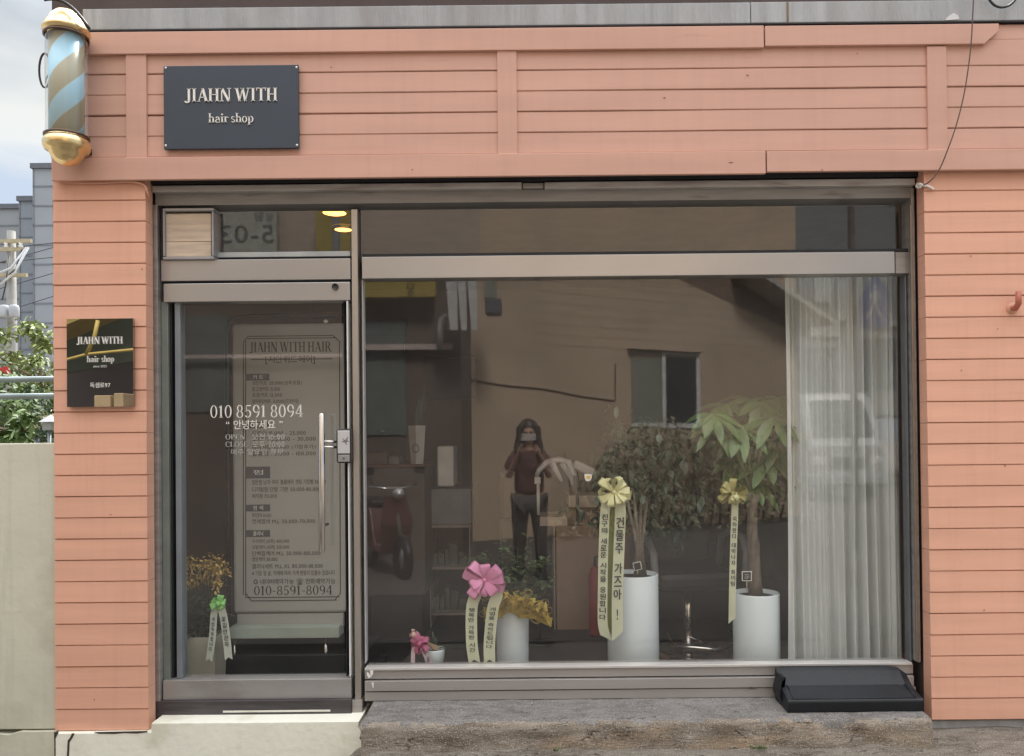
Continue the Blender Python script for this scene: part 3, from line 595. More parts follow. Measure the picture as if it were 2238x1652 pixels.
# ================================================================== SIGNS
sg = thing('shop_sign', 'dark slate rectangular sign reading JIAHN WITH hair shop on the fascia', 'sign')
YSg = -0.052
SLATE = mat('slate_sign_panel', (.034, .050, .074, 1), .42, var=.06, scale=3)
MB().pbox(357, 144, 653, 323, YSg, -.034).build('sign_board', SLATE, sg, bevel=.002)
m_ = MB(); pserif(m_, 'JIAHN WITH', 403, 193, 607, 220, YSg - .005, .0045); m_.build('lettering', LETTER, sg)
m_ = MB(); pserif(m_, 'hair', 455, 248, 499, 267, YSg - .005, .0045); pserif(m_, 'shop', 504, 247.5, 555, 266.5, YSg - .005, .0045); m_.build('lettering', LETTER, sg)
for q in ((362, 148), (648, 147), (362, 318), (649, 317)):
    a = P(*q, YSg); m_ = MB(); m_.lathe([(0, .004), (.004, .003), (.006, 0)], n=12); o = m_.build('screw', WHITEAL, sg, loc=(a[0], YSg - .0002, a[1])); o.rotation_euler = (R(90), 0, 0)
pq = thing('wall_plaque', 'glossy black plaque reading JIAHN WITH hair shop on the left pier', 'sign')
PLQ = glass_mat('glossy_black_acrylic', (0, 0, 0), .32); nt = PLQ.node_tree
tr = [n for n in nt.nodes if n.type == 'BSDF_TRANSPARENT'][0]; df = nt.nodes.new('ShaderNodeBsdfDiffuse'); df.inputs[0].default_value = (.012, .014, .017, 1)
nt.links.new(df.outputs[0], [n for n in nt.nodes if n.type == 'MIX_SHADER'][0].inputs[1])
YQ = -0.03
MB().pbox(145.5, 697, 291.5, 888, YQ, -.011).build('plaque_board', PLQ, pq)
m_ = MB(); pserif(m_, 'JIAHN WITH', 167, 736, 268, 751, YQ - .006, .004); pserif(m_, 'hair', 189, 778, 216, 791, YQ - .006, .004); pserif(m_, 'shop', 221, 777.5, 249, 790.5, YQ - .006, .004)
pplain(m_, 'since 2022', 204, 798, 233, 802.5, YQ - .003, bold=.01); pplain(m_, '독샘로97', 197, 836, 241, 847, YQ - .003, bold=.02)
m_.build('lettering', LETTER, pq)

# ================================================================== BARBER POLE
bp = thing('barber_pole', 'barber pole with pale blue spiral band and gilded caps on the shop corner', 'barber pole')
yb = -0.16; bx, bz0 = P(146, 305, yb); bz1 = P(145, 76, yb)[1]; bx = (bx + P(145, 76, yb)[0]) / 2
bp.location = (bx, yb, bz0); H = bz1 - bz0
sm_ = bpy.data.materials.new('spiral_band'); sm_.use_nodes = True; t = sm_.node_tree; n = t.nodes; l = t.links; pb = n['Principled BSDF']; pb.inputs['Roughness'].default_value = .35
co = n.new('ShaderNodeTexCoord'); sx = n.new('ShaderNodeSeparateXYZ'); l.new(co.outputs['Object'], sx.inputs[0])
at = n.new('ShaderNodeMath'); at.operation = 'ARCTAN2'; l.new(sx.outputs[0], at.inputs[0]); ng = n.new('ShaderNodeMath'); ng.operation = 'MULTIPLY'; ng.inputs[1].default_value = -1
l.new(sx.outputs[1], ng.inputs[0]); l.new(ng.outputs[0], at.inputs[1])
m1 = n.new('ShaderNodeMath'); m1.operation = 'MULTIPLY'; m1.inputs[1].default_value = -2 / (2 * math.pi); l.new(at.outputs[0], m1.inputs[0])
m2 = n.new('ShaderNodeMath'); m2.operation = 'MULTIPLY'; m2.inputs[1].default_value = 1 / .262; l.new(sx.outputs[2], m2.inputs[0])
ad = n.new('ShaderNodeMath'); l.new(m1.outputs[0], ad.inputs[0]); l.new(m2.outputs[0], ad.inputs[1])
ad2 = n.new('ShaderNodeMath'); l.new(ad.outputs[0], ad2.inputs[0]); ad2.inputs[1].default_value = 5.0 - .27
fr = n.new('ShaderNodeMath'); fr.operation = 'FRACT'; l.new(ad2.outputs[0], fr.inputs[0])
rp = n.new('ShaderNodeValToRGB'); rp.color_ramp.interpolation = 'CONSTANT'; e = rp.color_ramp.elements
e[0].position = 0; e[0].color = (.42, .70, .90, 1); e[1].position = .48; e[1].color = (.42, .39, .29, 1)
for p_, c_ in ((.0001, (.44, .72, .90, 1)), (.46, (.50, .55, .54, 1)), (.5, (.42, .39, .29, 1)), (.975, (.50, .55, .54, 1))):
    q = e.new(p_); q.color = c_
l.new(fr.outputs[0], rp.inputs[0]); l.new(rp.outputs[0], pb.inputs['Base Color'])
MB().lathe([(0, 0), (.079, 0), (.079, H), (0, H)], n=40).build('spiral_drum', sm_, bp)
MB().lathe([(.092, 0), (.092, H)], n=40).build('clear_tube', glass_mat('clear_tube', (.93, .95, .94), .06), bp)
MB().lathe([(0, -.128), (.02, -.126), (.05, -.112), (.072, -.085), (.08, -.062), (.098, -.055), (.105, -.04), (.107, -.02), (.10, -.008), (.096, .008), (.0, .01)], n=40).build('lower_cap', GOLD, bp)
MB().lathe([(0, H - .01), (.096, H - .008), (.098, H + .004), (.106, H + .008), (.107, H + .022), (.095, H + .034), (.09, H + .05), (.082, H + .06), (.072, H + .085), (.05, H + .108), (.02, H + .12), (0, H + .122)], n=40).build('upper_cap', GOLD, bp)
for z_ in (0.012, H - .012): MB().lathe([(.097, z_ - .006), (.102, z_ - .004), (.102, z_ + .004), (.097, z_ + .006)], n=36).build('retaining_ring', mat('dark_bronze', (.12, .085, .07, 1), .35, .8), bp)
for z_ in (-.03, H): MB().box(-.03, .05, .06, .14, z_, z_ + .03).build('wall_bracket', mat('black_bracket', (.03, .03, .03, 1), .4, .5), bp)
m_ = MB(); pts = [(-.118 + .028 * math.cos(a) * (1.0), 0.02, H * .68 + .085 * math.sin(a)) for a in [math.pi * 2 * i / 20 for i in range(21)]]
m_.tube(pts, .005, 8); m_.tube([(-.10, .02, H * .68 - .02), (-.112, .02, H * .68 - .04), (-.116, .02, H * .68 - .065)], .003, 6); m_.build('wire_loop', mat('black_wire', (.02, .02, .022, 1), .5), bp)
a0, b0 = P(134, 28, -.1), P(190, 75, -.1)
WIRE = MATS['black_wire']
m_ = MB(); pts = []
for i in range(13):
    t = i / 12; pts.append((-.055 + .20 * t, -.09 + .03 * t, H + .125 + .02 * math.sin(t * 3) - .13 * t * t))
m_.tube(pts, .008, 8); m_.build('cable', WIRE, bp)

# ================================================================== CABLES, HOOK
def curve_tube(name, label, cat, px, y, r, m, group=None):
    pts = [(P(a, b, yy)[0], yy, P(a, b, yy)[1]) for (a, b), yy in zip(px, y if isinstance(y, list) else [y] * len(px))]
    fine = []
    for i in range(len(pts) - 1):
        p0, p1, p2, p3 = [Vector(pts[max(0, min(len(pts) - 1, i + k))]) for k in (-1, 0, 1, 2)]
        for s_ in range(6):
            t = s_ / 6; fine.append(.5 * ((2 * p1) + (p2 - p0) * t + (2 * p0 - 5 * p1 + 4 * p2 - p3) * t * t + (3 * p1 - p0 - 3 * p2 + p3) * t ** 3))
    fine.append(Vector(pts[-1])); return tag(MB().tube(fine, r, 8).build(name, m), label, cat, group)
curve_tube('hanging_cable', 'thin brown cable drooping across the fascia to the window corner', 'cable',
           [(2130, -60), (2126, 30), (2121, 110), (2108, 200), (2091, 270), (2072, 325), (2052, 372), (2030, 398), (2012, 406)], [-.1] * 6 + [-.08, -.06, .02], .0032, mat('brown_cable', (.09, .05, .045, 1), .6))
curve_tube('loose_cable_loop', 'black cable loop hanging in front of the concrete ledge', 'cable', [(2150, -30), (2158, -8), (2172, 10), (2190, 16), (2208, 10), (2222, -6), (2226, -30)], -.06, .006, WIRE)
curve_tube('cable_tie', 'white knotted cable tie at the upper right window corner', 'cable tie', [(2006, 400), (2003, 408), (2012, 409), (2010, 402), (2018, 405), (2028, 407), (2040, 413)], [0.03, .02, .0, -.01, -.012, -.014, -.014], .006, LETTER)
curve_tube('pink_conduit', 'pink painted cable bending over the left pier into the shutter slot', 'cable', [(130, 398), (200, 400), (270, 397.5), (300, 399), (316, 406), (322, 420), (325, 434)], [-.012, -.012, -.014, -.014, -.012, -.004, .03], .0065, PINK)
hk = thing('pipe_stub', 'salmon painted pipe stub sticking out of the right pier', 'pipe')
a = P(2226, 650, -.06)
MB().tube([(a[0], .0, a[1] - .045), (a[0], -.035, a[1] - .05), (a[0], -.06, a[1] - .03), (a[0], -.06, a[1] + .03)], [.014, .015, .015, .014], 14).build('pipe', mat('salmon_pipe', (.42, .14, .09, 1), .5), hk)
MB().tube([(a[0], -.004, a[1] - .045), (a[0], -.014, a[1] - .047)], [.03, .028], 20).build('flange', PINK, hk)

# ================================================================== BLACK RAMP
rp_ = thing('kerb_ramp', 'black plastic kerb ramp stood on its edge against the window sill', 'kerb ramp')
RB = mat('black_ramp_plastic', (.008, .010, .014, 1), .5, var=.2, scale=10, bump=.15, bscale=90)
xa, xb = P(1722, 1540, -.12)[0], P(2018, 1540, -.12)[0]
zb_ = zt + .004; z1 = P(1800, 1529, -.12)[1]; ztp = P(1800, 1459, .06)[1]
def loft(mb, secs):
    n = len(secs[0]); vs = [v for s_ in secs for v in s_]
    mb.add(vs, [(i * n + j, i * n + (j + 1) % n, (i + 1) * n + (j + 1) % n, (i + 1) * n + j) for i in range(len(secs) - 1) for j in range(n)])
    mb.add(secs[0], [tuple(range(n))]); mb.add(secs[-1], [tuple(range(n - 1, -1, -1))])
m_ = MB()
def sec(x, k=1.0, top=1.0): 
    zz = zb_; tp = zz + (ztp - zz) * top
    return [(x, -.115 * k, zz), (x, -.125 * k, z1 - .01), (x, -.118 * k, z1), (x, -.02, zz + (tp - zz) * .62), (x, .045, tp - .01), (x, .06, tp), (x, .085, tp), (x, .085, zz)]
loft(m_, [sec(xa, 1, .95), sec(xa + .02, 1, 1), sec(xb - .1, 1, 1), sec(xb - .04, 1, .97), sec(xb, 1, .80)])
m_.build('ramp_body', RB, rp_, bevel=.006)
m_ = MB(); xe = P(1703, 1500, -.02)[0]
m_.prism([(xe + .0, zb_ + .045), (xe + .012, zb_ + .02), (xa - .001, zb_ + .02), (xa - .001, ztp - .02), (xe + .03, ztp - .022), (xe + .01, ztp - .045), (xe, ztp - .09)], -.03, .08)
m_.build('end_hook', RB, rp_, bevel=.008)
m_ = MB()
def pt(x, f, off):   # point up the sloping face
    y = -.118 + f * (.098); z = z1 + f * ((zb_ + (ztp - zb_) * .62) - z1); return (x, y - off, z + off)
m_.tube([pt(xa + .03, .05, .001), pt(xb - .03, .05, .001)], .0035, 6); m_.tube([pt(xa + .03, .05, .001), pt(xa + .028, 1, .001)], .003, 6); m_.tube([pt(xb - .03, .05, .001), pt(xb - .045, 1, .001)], .003, 6)
m_.build('ramp_rib', RB, rp_)

# ================================================================== LEFT: WALL, RAIL, BACKGROUND
cw = thing('boundary_wall', 'cream plastered boundary wall joining the left side of the shop', 'wall')
za = P(100, 968, .02)[1]; zc_ = P(60, 1598, .0)[1]
m_ = MB(); m_.box(-9, xL0 - .004, .02, .16, zc_ + .002, za); m_.build('wall_face', CREAM, cw, bevel=.006)
m_ = MB(); n_ = 60; top = []
for i in range(n_ + 1):
    x = -6 + (xL0 + 5.998) * i / n_; top.append((x, zc_ - .004 + .006 * noise.noise((x * 9, 0, 0)) - (.016 if 54 < i < 57 else 0)))
m_.prism([(-6, -.5)] + [(xL0 - .002, -.5)] + top[::-1], .005, .18); m_.build('wall_foot', CREAM, cw)
fr_ = thing('pipe_railing', 'grey two bar pipe railing behind the boundary wall', 'railing')
RM = mat('weathered_grey_pipe', (.2, .24, .25, 1), .45, .5)
yr = 3.4
for q in (829, 866):
    z = P(60, q, yr)[1]; MB().tube([(-14, yr, z), (-3.0, yr, z)], .027, 12).build('rail', RM, fr_)
for x in (-12.5, -9.5, -6.4, -3.1): MB().tube([(x, yr, -.5), (x, yr, P(60, 829, yr)[1])], .025, 10).build('post', RM, fr_)
mb_ = thing('garden_lantern', 'small grey box lantern on a post behind the boundary wall', 'lantern')
yy = 1.2; a = P(108, 950, yy)
MB().box(a[0] - .03, a[0] + .03, yy - .03, yy + .03, P(108, 940, yy)[1], P(108, 922, yy)[1]).build('box', mat('grey_box', (.22, .24, .26, 1), .5), mb_, bevel=.004)
x, z = a[0], P(108, 922, yy)[1]; m_ = MB(); m_.add([(x - .045, yy - .045, z), (x + .045, yy - .045, z), (x + .045, yy + .045, z), (x - .045, yy + .045, z), (x + .01, yy, z + .05)], [(0, 1, 4), (1, 2, 4), (2, 3, 4), (3, 0, 4), (0, 1, 2, 3)]); m_.build('cap', mat('pale_cap', (.5, .52, .55, 1), .4), mb_)
MB().tube([(x, yy, -.3), (x, yy, P(108, 940, yy)[1])], .012, 8).build('post', RM, mb_)
# far grey building with stepped parapet
gb = thing('grey_building', 'tall grey panel clad building with stepped roofline beyond the trees', 'building')
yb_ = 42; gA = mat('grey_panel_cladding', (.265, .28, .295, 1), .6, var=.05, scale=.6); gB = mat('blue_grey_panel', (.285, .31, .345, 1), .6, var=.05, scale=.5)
jn = mat('panel_joint', (.12, .13, .15, 1), .7)
def far_block(px0, px1, pyt, y, mt):
    a = P(px0, pyt, y); b = P(px1, pyt, y); m_ = MB(); m_.box(a[0], b[0], y, y + 10, -1, a[1]); m_.build('wall', mt, gb)
    m_ = MB(); m_.box(a[0] - .08, b[0] + .05, y - .12, y + 10, a[1] + .01, a[1] + .3); m_.build('parapet', jn, gb)
    m_ = MB(); z = a[1] - 1.0; m_.box(a[0] + .03, a[0] + .09, y - .04, y - .005, 0, a[1])
    while z > 0: m_.box(a[0] + .03, b[0] - .03, y - .04, y - .005, z - .035, z + .035); z -= 1.12
    m_.build('panel_joints', mat('panel_joint_soft', (.19, .21, .235, 1), .7), gb)
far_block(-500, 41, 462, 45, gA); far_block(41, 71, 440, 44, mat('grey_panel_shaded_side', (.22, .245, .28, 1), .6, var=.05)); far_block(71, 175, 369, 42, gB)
# utility pole with transformers
up = thing('utility_pole', 'concrete utility pole with crossarms and transformer cans beyond the railing', 'utility pole')
yu = 17; x, _ = P(25, 600, yu); PM = mat('pole_concrete', (.27, .265, .25, 1), .8)
zt_ = P(25, 505, yu)[1]
MB().tube([(x, yu, -.3), (x, yu, zt_)], [.17, .10], 14).build('pole', PM, up)
for q, wd in ((530, .62), (548, .5), (604, .5)):
    z = P(25, q, yu)[1]; MB().bar((x - 1.2, yu - .15, z), (x + wd, yu - .15, z), .09, .09).build('crossarm', mat('tan_crossarm', (.38, .33, .22, 1), .6), up)
for k in range(4):
    z = P(25, 548, yu)[1]; xx = x - .8 + k * .38; MB().lathe([(0, 0), (.03, 0), (.06, .04), (.03, .08), (.055, .12), (.02, .17), (0, .18)], (xx, yu - .15, z + .04), 12).build('insulator', LETTER, up)
for k in range(3):
    z = P(25, 697, yu)[1]; MB().lathe([(0, 0), (.11, 0), (.12, .03), (.12, .26), (.09, .31), (0, .33)], (x - .26 + k * .26, yu - .3, z), 18).build('transformer', mat('pale_transformer', (.38, .4, .42, 1), .5), up)
for k, (q0, q1) in enumerate((((62, 540), (0, 622)), ((58, 541), (-10, 600)), ((48, 545), (20, 600)), ((20, 560), (5, 655)))):
    a = P(*q0, yu - .2); b = P(*q1, yu - .4); md = ((a[0] + b[0]) / 2, yu - .3, (a[1] + b[1]) / 2 - .18)
    MB().tube([(a[0], yu - .2, a[1]), md, (b[0], yu - .4, b[1])], .03 if k < 2 else .015, 8).build('jumper_cable', mat('pale_sleeve', (.6, .62, .64, 1), .5) if k < 2 else WIRE, up)
for k, (q0, q1) in enumerate((((-300, 560), (140, 528)), ((-300, 585), (140, 560)), ((-300, 700), (140, 590)), ((-300, 760), (140, 640)), ((-300, 640), (140, 534)))):
    a = P(*q0, yu + 3); b = P(*q1, yu + 3)
    tag(MB().tube([(a[0], yu + 3, a[1]), ((a[0] + b[0]) / 2, yu + 3, (a[1] + b[1]) / 2 - .12), (b[0], yu + 3, b[1])], .012, 6).build('power_line', WIRE),
        'thin dark power line crossing in front of the grey building', 'power line', 'power lines at the utility pole')
# foliage
def tree(name, label, cx, cy, z0, z1, rx, n, col, lsz=.07, trunk=True, seed=0, group=None, cat='tree'):
    rnd = random.Random(seed); t = thing(name, label, cat, group); g0 = gz(cx, cy)
    if trunk:
        m_ = MB(); m_.tube([(cx, cy, g0 - .05), (cx + .03, cy, (g0 + z0) / 2), (cx - .02, cy, z0 + (z1 - z0) * .6)], [.06, .045, .02], 8)
        for k in range(6):
            a = rnd.random() * 6.28; zz = z0 + (z1 - z0) * rnd.uniform(-.1, .5); m_.tube([(cx, cy, zz), (cx + rx * .7 * math.cos(a), cy + rx * .7 * math.sin(a), zz + (z1 - z0) * .3)], [.02, .006], 6)
        m_.build('trunk', mat('bark', (.10, .075, .05, 1), .9), t)
    m_ = MB(); cl = []
    for k in range(max(10, n // 60)):
        a = rnd.random() * 6.28; r = rx * math.sqrt(rnd.random()) * .9; q = rnd.random(); cl.append((cx + r * math.cos(a), cy + r * math.sin(a) * .7, z0 + (z1 - z0) * q, rx * rnd.uniform(.14, .34)))
    for k in range(n):
        c = rnd.choice(cl); v = Vector((rnd.gauss(0, 1), rnd.gauss(0, 1), rnd.gauss(0, .8))) * c[3] * .55
        d = Vector((rnd.gauss(0, 1), rnd.gauss(0, 1), rnd.gauss(-.1, .6))); m_.leaf(Vector(c[:3]) + v, d, (rnd.gauss(0, .4), rnd.gauss(0, .4), 1), lsz * rnd.uniform(.6, 1.3), lsz * .5, .3)
    m_.build('crown', col, t); return t
LF1 = mat('mid_green_leaf', (.10, .16, .05, 1), .55, var=.5, scale=3); LF2 = mat('yellow_green_leaf', (.20, .25, .07, 1), .55, var=.4, scale=3); LF3 = mat('deep_green_leaf', (.045, .085, .035, 1), .55, var=.5, scale=3)
def tpx(px, pyb, pyt, y): a = P(px, pyb, y); b = P(px, pyt, y); return a[0], a[1], b[1]
for args in (('leafy_tree', 'loose yellow green tree standing nearest the grey building', 28, 850, 715, 9, .62, 900, LF2, .10, 11),
             ('leafy_tree', 'mid green tree close to the pink pier above the railing', 92, 860, 770, 7.5, .5, 950, LF2, .08, 12),
             ('shrub', 'dark green shrub filling the gap below the railing', 60, 965, 850, 5.5, .5, 1700, LF3, .06, 13),
             ('shrub', 'light green spiky shrub just over the boundary wall', 15, 966, 915, 1.6, .22, 500, LF1, .07, 14),
             ('shrub', 'bushy green shrub at the far left behind the railing', -15, 960, 800, 5, .6, 1500, LF1, .07, 15)):
    nm, lab, px, pyb, pyt, y, rx, n, col, ls, sd_ = args
    cx, z0, z1 = tpx(px, pyb, pyt, y); tree(nm, lab, cx, y, z0, z1, rx, n, col, ls, True, sd_, cat='tree' if 'tree' in nm else 'shrub')
for i in range(9):
    y = 24 + 3 * random.random(); cx, z0, z1 = tpx(-160 + i * 38, 930, 800 + random.random() * 50, y)
    tree('background_tree', 'green tree in the far row in front of the grey building', cx, y, z0, z1, 1.2, 500, random.choice((LF1, LF3)), .24, True, 30 + i, 'trees in the far row')
rf = thing('canvas_canopy', 'small tan canopy among the shrubs behind the railing', 'canopy')
yy = 6.5; pts = [P(*q, yy) for q in ((42, 935), (118, 935), (112, 905), (98, 893), (56, 898))]
MB().prism(pts, yy, yy + .8).build('canopy_cloth', mat('tan_canvas', (.42, .34, .22, 1), .8), rf)
m_ = MB(); a = P(46, 935, yy); b = P(114, 935, yy); m_.tube([(a[0], yy + .1, -.3), (a[0], yy + .1, a[1])], .02); m_.tube([(b[0], yy + .1, -.3), (b[0], yy + .1, b[1])], .02); m_.build('post', RM, rf)
rdf = thing('red_banner', 'small red and white banner above the railing at the left edge', 'banner')
yy = 8.5; MB().prism([P(*q, yy) for q in ((-4, 824), (28, 824), (14, 800), (6, 802), (-4, 806))], yy, yy + .02).build('cloth', mat('red_cloth', (.42, .03, .03, 1), .6), rdf)
a = P(-8, 824, yy); MB().tube([(a[0], yy, -.3), (a[0], yy, a[1] + .3)], .015).build('post', RM, rdf)
MB().prism([P(*q, yy - .03) for q in ((-4, 828), (44, 828), (40, 819), (-4, 817))], yy - .03, yy - .02).build('white_strip', LETTER, rdf)

# ================================================================== WINDOW DISPLAY
POTM = mat('white_glazed_pot', (.80, .87, .89, 1), .25, var=.03, coat=.2)
SOIL = mat('dark_potting_soil', (.03, .022, .016, 1), .95, var=.4, scale=40)
STEM = mat('grey_brown_bark', (.17, .135, .10, 1), .85, var=.3, scale=14, bump=.4)
PLF = mat('glossy_house_plant_leaf', (.10, .17, .05, 1), .4, var=.35, scale=5)
PLD = mat('dark_house_plant_leaf', (.045, .075, .045, 1), .4, var=.5, scale=5)
def pot(parent, px0, px1, pyt, y, zb, taper=.0, rim=.012, m=None, square=False):
    c = P((px0 + px1) / 2, pyt, y); k = (y + D) / FPX; r = (px1 - px0) / 2 * k; H_ = c[1] - zb; rb = r * (1 - taper)
    pr = [(0, 0), (rb - .01, 0), (rb, .01), (rb + (r - rb) * .5, H_ * .5), (r, H_ - .006), (r - .003, H_), (r - rim, H_), (r - rim - .004, H_ - .03), (0, H_ - .03)]
    parent.location = (c[0], y, zb)
    MB().lathe(pr, n=48).build('pot', m or POTM, parent)
    MB().lathe([(0, H_ - .022), (r - rim - .002, H_ - .024)], n=24).build('soil', SOIL, parent)
    return c[0], zb + H_, r
def strip(mb, pts, wd, normal_hint=(0, -1, 0)):
    pts = [Vector(p) for p in pts]; wd = wd if isinstance(wd, list) else [wd] * len(pts); vs = []
    for i, p in enumerate(pts):
        d = (pts[min(i + 1, len(pts) - 1)] - pts[max(i - 1, 0)]).normalized(); s_ = d.cross(Vector(normal_hint))
        if s_.length < .05: s_ = d.cross(Vector((1, 0, .2)))
        s_.normalize(); vs += [p - s_ * wd[i] / 2, p + s_ * wd[i] / 2]
    mb.add(vs, [(2 * i, 2 * i + 1, 2 * i + 3, 2 * i + 2) for i in range(len(pts) - 1)], True)
def bow(parent, c, r, m, n=9, wd=.042, seed=0, squash=1.0, drop=False):
    rnd = random.Random(seed); m_ = MB(); c = Vector(c)
    for k in range(n):
        a = 2 * math.pi * k / n + rnd.uniform(-.2, .2) + .3; dv = Vector((math.cos(a), -.15 - rnd.random() * .45, math.sin(a) * squash)).normalized()
        side = dv.cross(Vector((0, -1, 0))).normalized(); L_ = r * rnd.uniform(.8, 1.12); tw_ = rnd.uniform(-1.05, 1.05); fr_v = side.cross(dv).normalized()
        ax = side * math.cos(tw_) + fr_v * math.sin(tw_); bx_ = ax.cross(dv).normalized(); vs = []; K = 14
        if bx_.y > 0: bx_ = -bx_
        for i in range(K + 1):
            t = i / K; u = min(1, 1.12 * math.sin(math.pi * t) ** .75); o_ = math.cos(math.pi * t) * .25 * L_ * (1 if 0 < i < K else .2)
            p = c + dv * L_ * u + bx_ * o_; ww = wd * (.34 + .66 * min(1, u * 1.3))
            vs += [p - ax * ww / 2, p + ax * ww / 2]
        m_.add(vs, [(2 * i, 2 * i + 1, 2 * i + 3, 2 * i + 2) for i in range(K)], True)
    m_.build('bow_loops', m, parent)
    m_ = MB(); vs = []
    m_.lathe([(0, -.014), (.010, -.012), (.016, 0), (.010, .012), (0, .014)], (c.x, c.y - .02, c.z), 12); m_.build('bow_knot', m, parent)
CREAMR = mat('pale_cream_ribbon', (.66, .68, .48, 1), .4, var=.06, trans=.06); GOLDR = mat('olive_gold_ribbon', (.42, .38, .14, 1), .35, var=.2, scale=15)
YELR = mat('pale_yellow_satin', (.78, .76, .42, 1), .35, var=.1, scale=9); PINKR = mat('pink_satin', (.80, .30, .52, 1), .35, var=.12, scale=9)
GREENR = mat('lime_satin', (.25, .62, .17, 1), .4, var=.15); OLIVER = mat('dark_olive_ribbon', (.16, .18, .03, 1), .45, var=.2)
NETM = mat('mustard_mesh_net', (.55, .40, .08, 1), .6, var=.35, scale=25, trans=.18)
def tail(parent, pxs, y, wpx, text=None, tw=.55, cut='swallow', m=None, t0=.12, t1=.9):
    """ribbon tail along pixel points, with upright writing down it"""
    k = (y + D) / FPX; pts = [Vector((P(a, b, y)[0], y + .006 * math.sin(i * 1.3), P(a, b, y)[1])) for i, (a, b) in enumerate(pxs)]
    fine = []
    for i in range(len(pts) - 1):
        p0, p1, p2, p3 = [pts[max(0, min(len(pts) - 1, i + q))] for q in (-1, 0, 1, 2)]
        for s_ in range(5):
            t = s_ / 5; fine.append(.5 * ((2 * p1) + (p2 - p0) * t + (2 * p0 - 5 * p1 + 4 * p2 - p3) * t * t + (3 * p1 - p0 - 3 * p2 + p3) * t ** 3))
    fine.append(pts[-1]); m_ = MB(); wd = wpx * k; strip(m_, fine, wd)
    e = fine[-1]; d = (fine[-1] - fine[-2]).normalized(); s_ = d.cross(Vector((0, -1, 0))).normalized() * wd / 2
    if cut == 'swallow': m_.add([e - s_, e, e - s_ + d * wd * .35, e + s_, e + s_ + d * wd * .35], [(0, 1, 2), (1, 3, 4)])
    else: m_.add([e - s_, e + s_, e + s_ + d * wd * .9], [(0, 1, 2)]) if cut == 'right' else m_.add([e - s_, e + s_, e - s_ + d * wd * .9], [(0, 1, 2)])
    o = m_.build('ribbon_tail', m or CREAMR, parent)
    if text:
        m_ = MB(); n_ = len(text); acc = [0]
        for q in range(1, len(fine)): acc.append(acc[-1] + (fine[q] - fine[q - 1]).length)
        un = sum(.55 if ch == ' ' else 1 for ch in text); pos = 0
        for i, ch in enumerate(text):
            stp = .55 if ch == ' ' else 1; f = (t0 + (t1 - t0) * (pos + stp / 2) / un) * acc[-1]; pos += stp
            if ch == ' ': continue
            j = max(q for q in range(len(acc)) if acc[q] <= f); j = min(j, len(fine) - 2); c = fine[j].lerp(fine[j + 1], (f - acc[j]) / max(1e-6, acc[j + 1] - acc[j]))
            h = (t1 - t0) / un * acc[-1] * .40; hw = wd * tw / 2 * (.12 if ch == '!' else 1)
            plain(m_, ch, c.x - hw, c.x + hw, c.z - h, c.z + h, c.y - .007, bold=.045)
        m_.build('ribbon_writing', BLACKTX, o)
    return o
# small pot at the left
sp = thing('small_plant_pot', 'tiny white pot with a wooden tag and trailing plant at the left window corner', 'plant pot')
x, z, r = pot(sp, 924, 973, 1417, .38, P(950, 1452, .38)[1], .18, .006)
rnd = random.Random(3); m_ = MB()
for k in range(40): m_.leaf((0, 0, z - sp.location.z - .01), (rnd.gauss(0, 1), rnd.gauss(0, .5), rnd.uniform(.3, 1.2)), (0, 0, 1), rnd.uniform(.05, .14), .012, .25)
m_.build('foliage', PLD, sp)
MB().obox((-.012, -.02, z - sp.location.z + .02), (.04, 0, -.017), (0, .003, 0), (.005, 0, .012)).build('wooden_tag', mat('pale_wood', (.5, .36, .22, 1), .6), sp)
t = thing('small_ribbon', 'crumpled magenta and pink ribbon draped over the tiny white pot', 'ribbon')
MAG = mat('magenta_satin', (.50, .13, .24, 1), .4, var=.2); c = P(918, 1405, .30); bow(t, (c[0], .30, c[1]), .055, MAG, 8, .034, 5, 1.3)
c = P(905, 1385, .30); bow(t, (c[0], .30, c[1]), .03, mat('peach_satin', (.7, .45, .38, 1), .4), 4, .02, 6)
PINKT = mat('white_pink_ribbon', (.70, .55, .58, 1), .45, var=.15); tail(t, [(915, 1400), (928, 1425), (940, 1452)], .29, 13, '축하', .5, m=PINKT, t0=.3, t1=1); tail(t, [(908, 1400), (903, 1425), (902, 1452)], .29, 9, m=PINKT)
# wide pot with net wrap
w1 = thing('net_wrapped_plant', 'wide white pot with bushy plant and mustard mesh wrap beside the pink bow', 'potted plant')
x, z, r = pot(w1, 1083, 1156, 1330, .50, ZFL, .06)
x0_ = x
w1_l = w1.location.copy()
m_ = MB(); rnd = random.Random(8)
for k in range(30):
    bx_, by_ = rnd.uniform(-.30, .24), rnd.uniform(-.06, .22); hh = rnd.uniform(.16, .50) * (1 - abs(bx_ + .03) * 1.3)
    m_.tube([(.2 * bx_, .3 * by_, z - w1_l.z - .03), (bx_ * .8, by_, z - w1_l.z + hh * .5), (bx_, by_, z - w1_l.z + hh)], [.004, .002, .001], 5)
    for q in range(26):
        t_ = rnd.uniform(.15, 1); zz = z - w1_l.z + hh * t_; m_.leaf((bx_ * (.3 + .7 * t_) + rnd.gauss(0, .02), by_, zz), (rnd.gauss(0, 1), rnd.gauss(0, .7), rnd.uniform(-.3, .8)), (0, 0, 1), rnd.uniform(.035, .06), .03, .3)
m_.build('foliage', mat('olive_house_plant_leaf', (.075, .115, .045, 1), .45, var=.45, scale=7), w1)
m_ = MB(); rnd = random.Random(9)
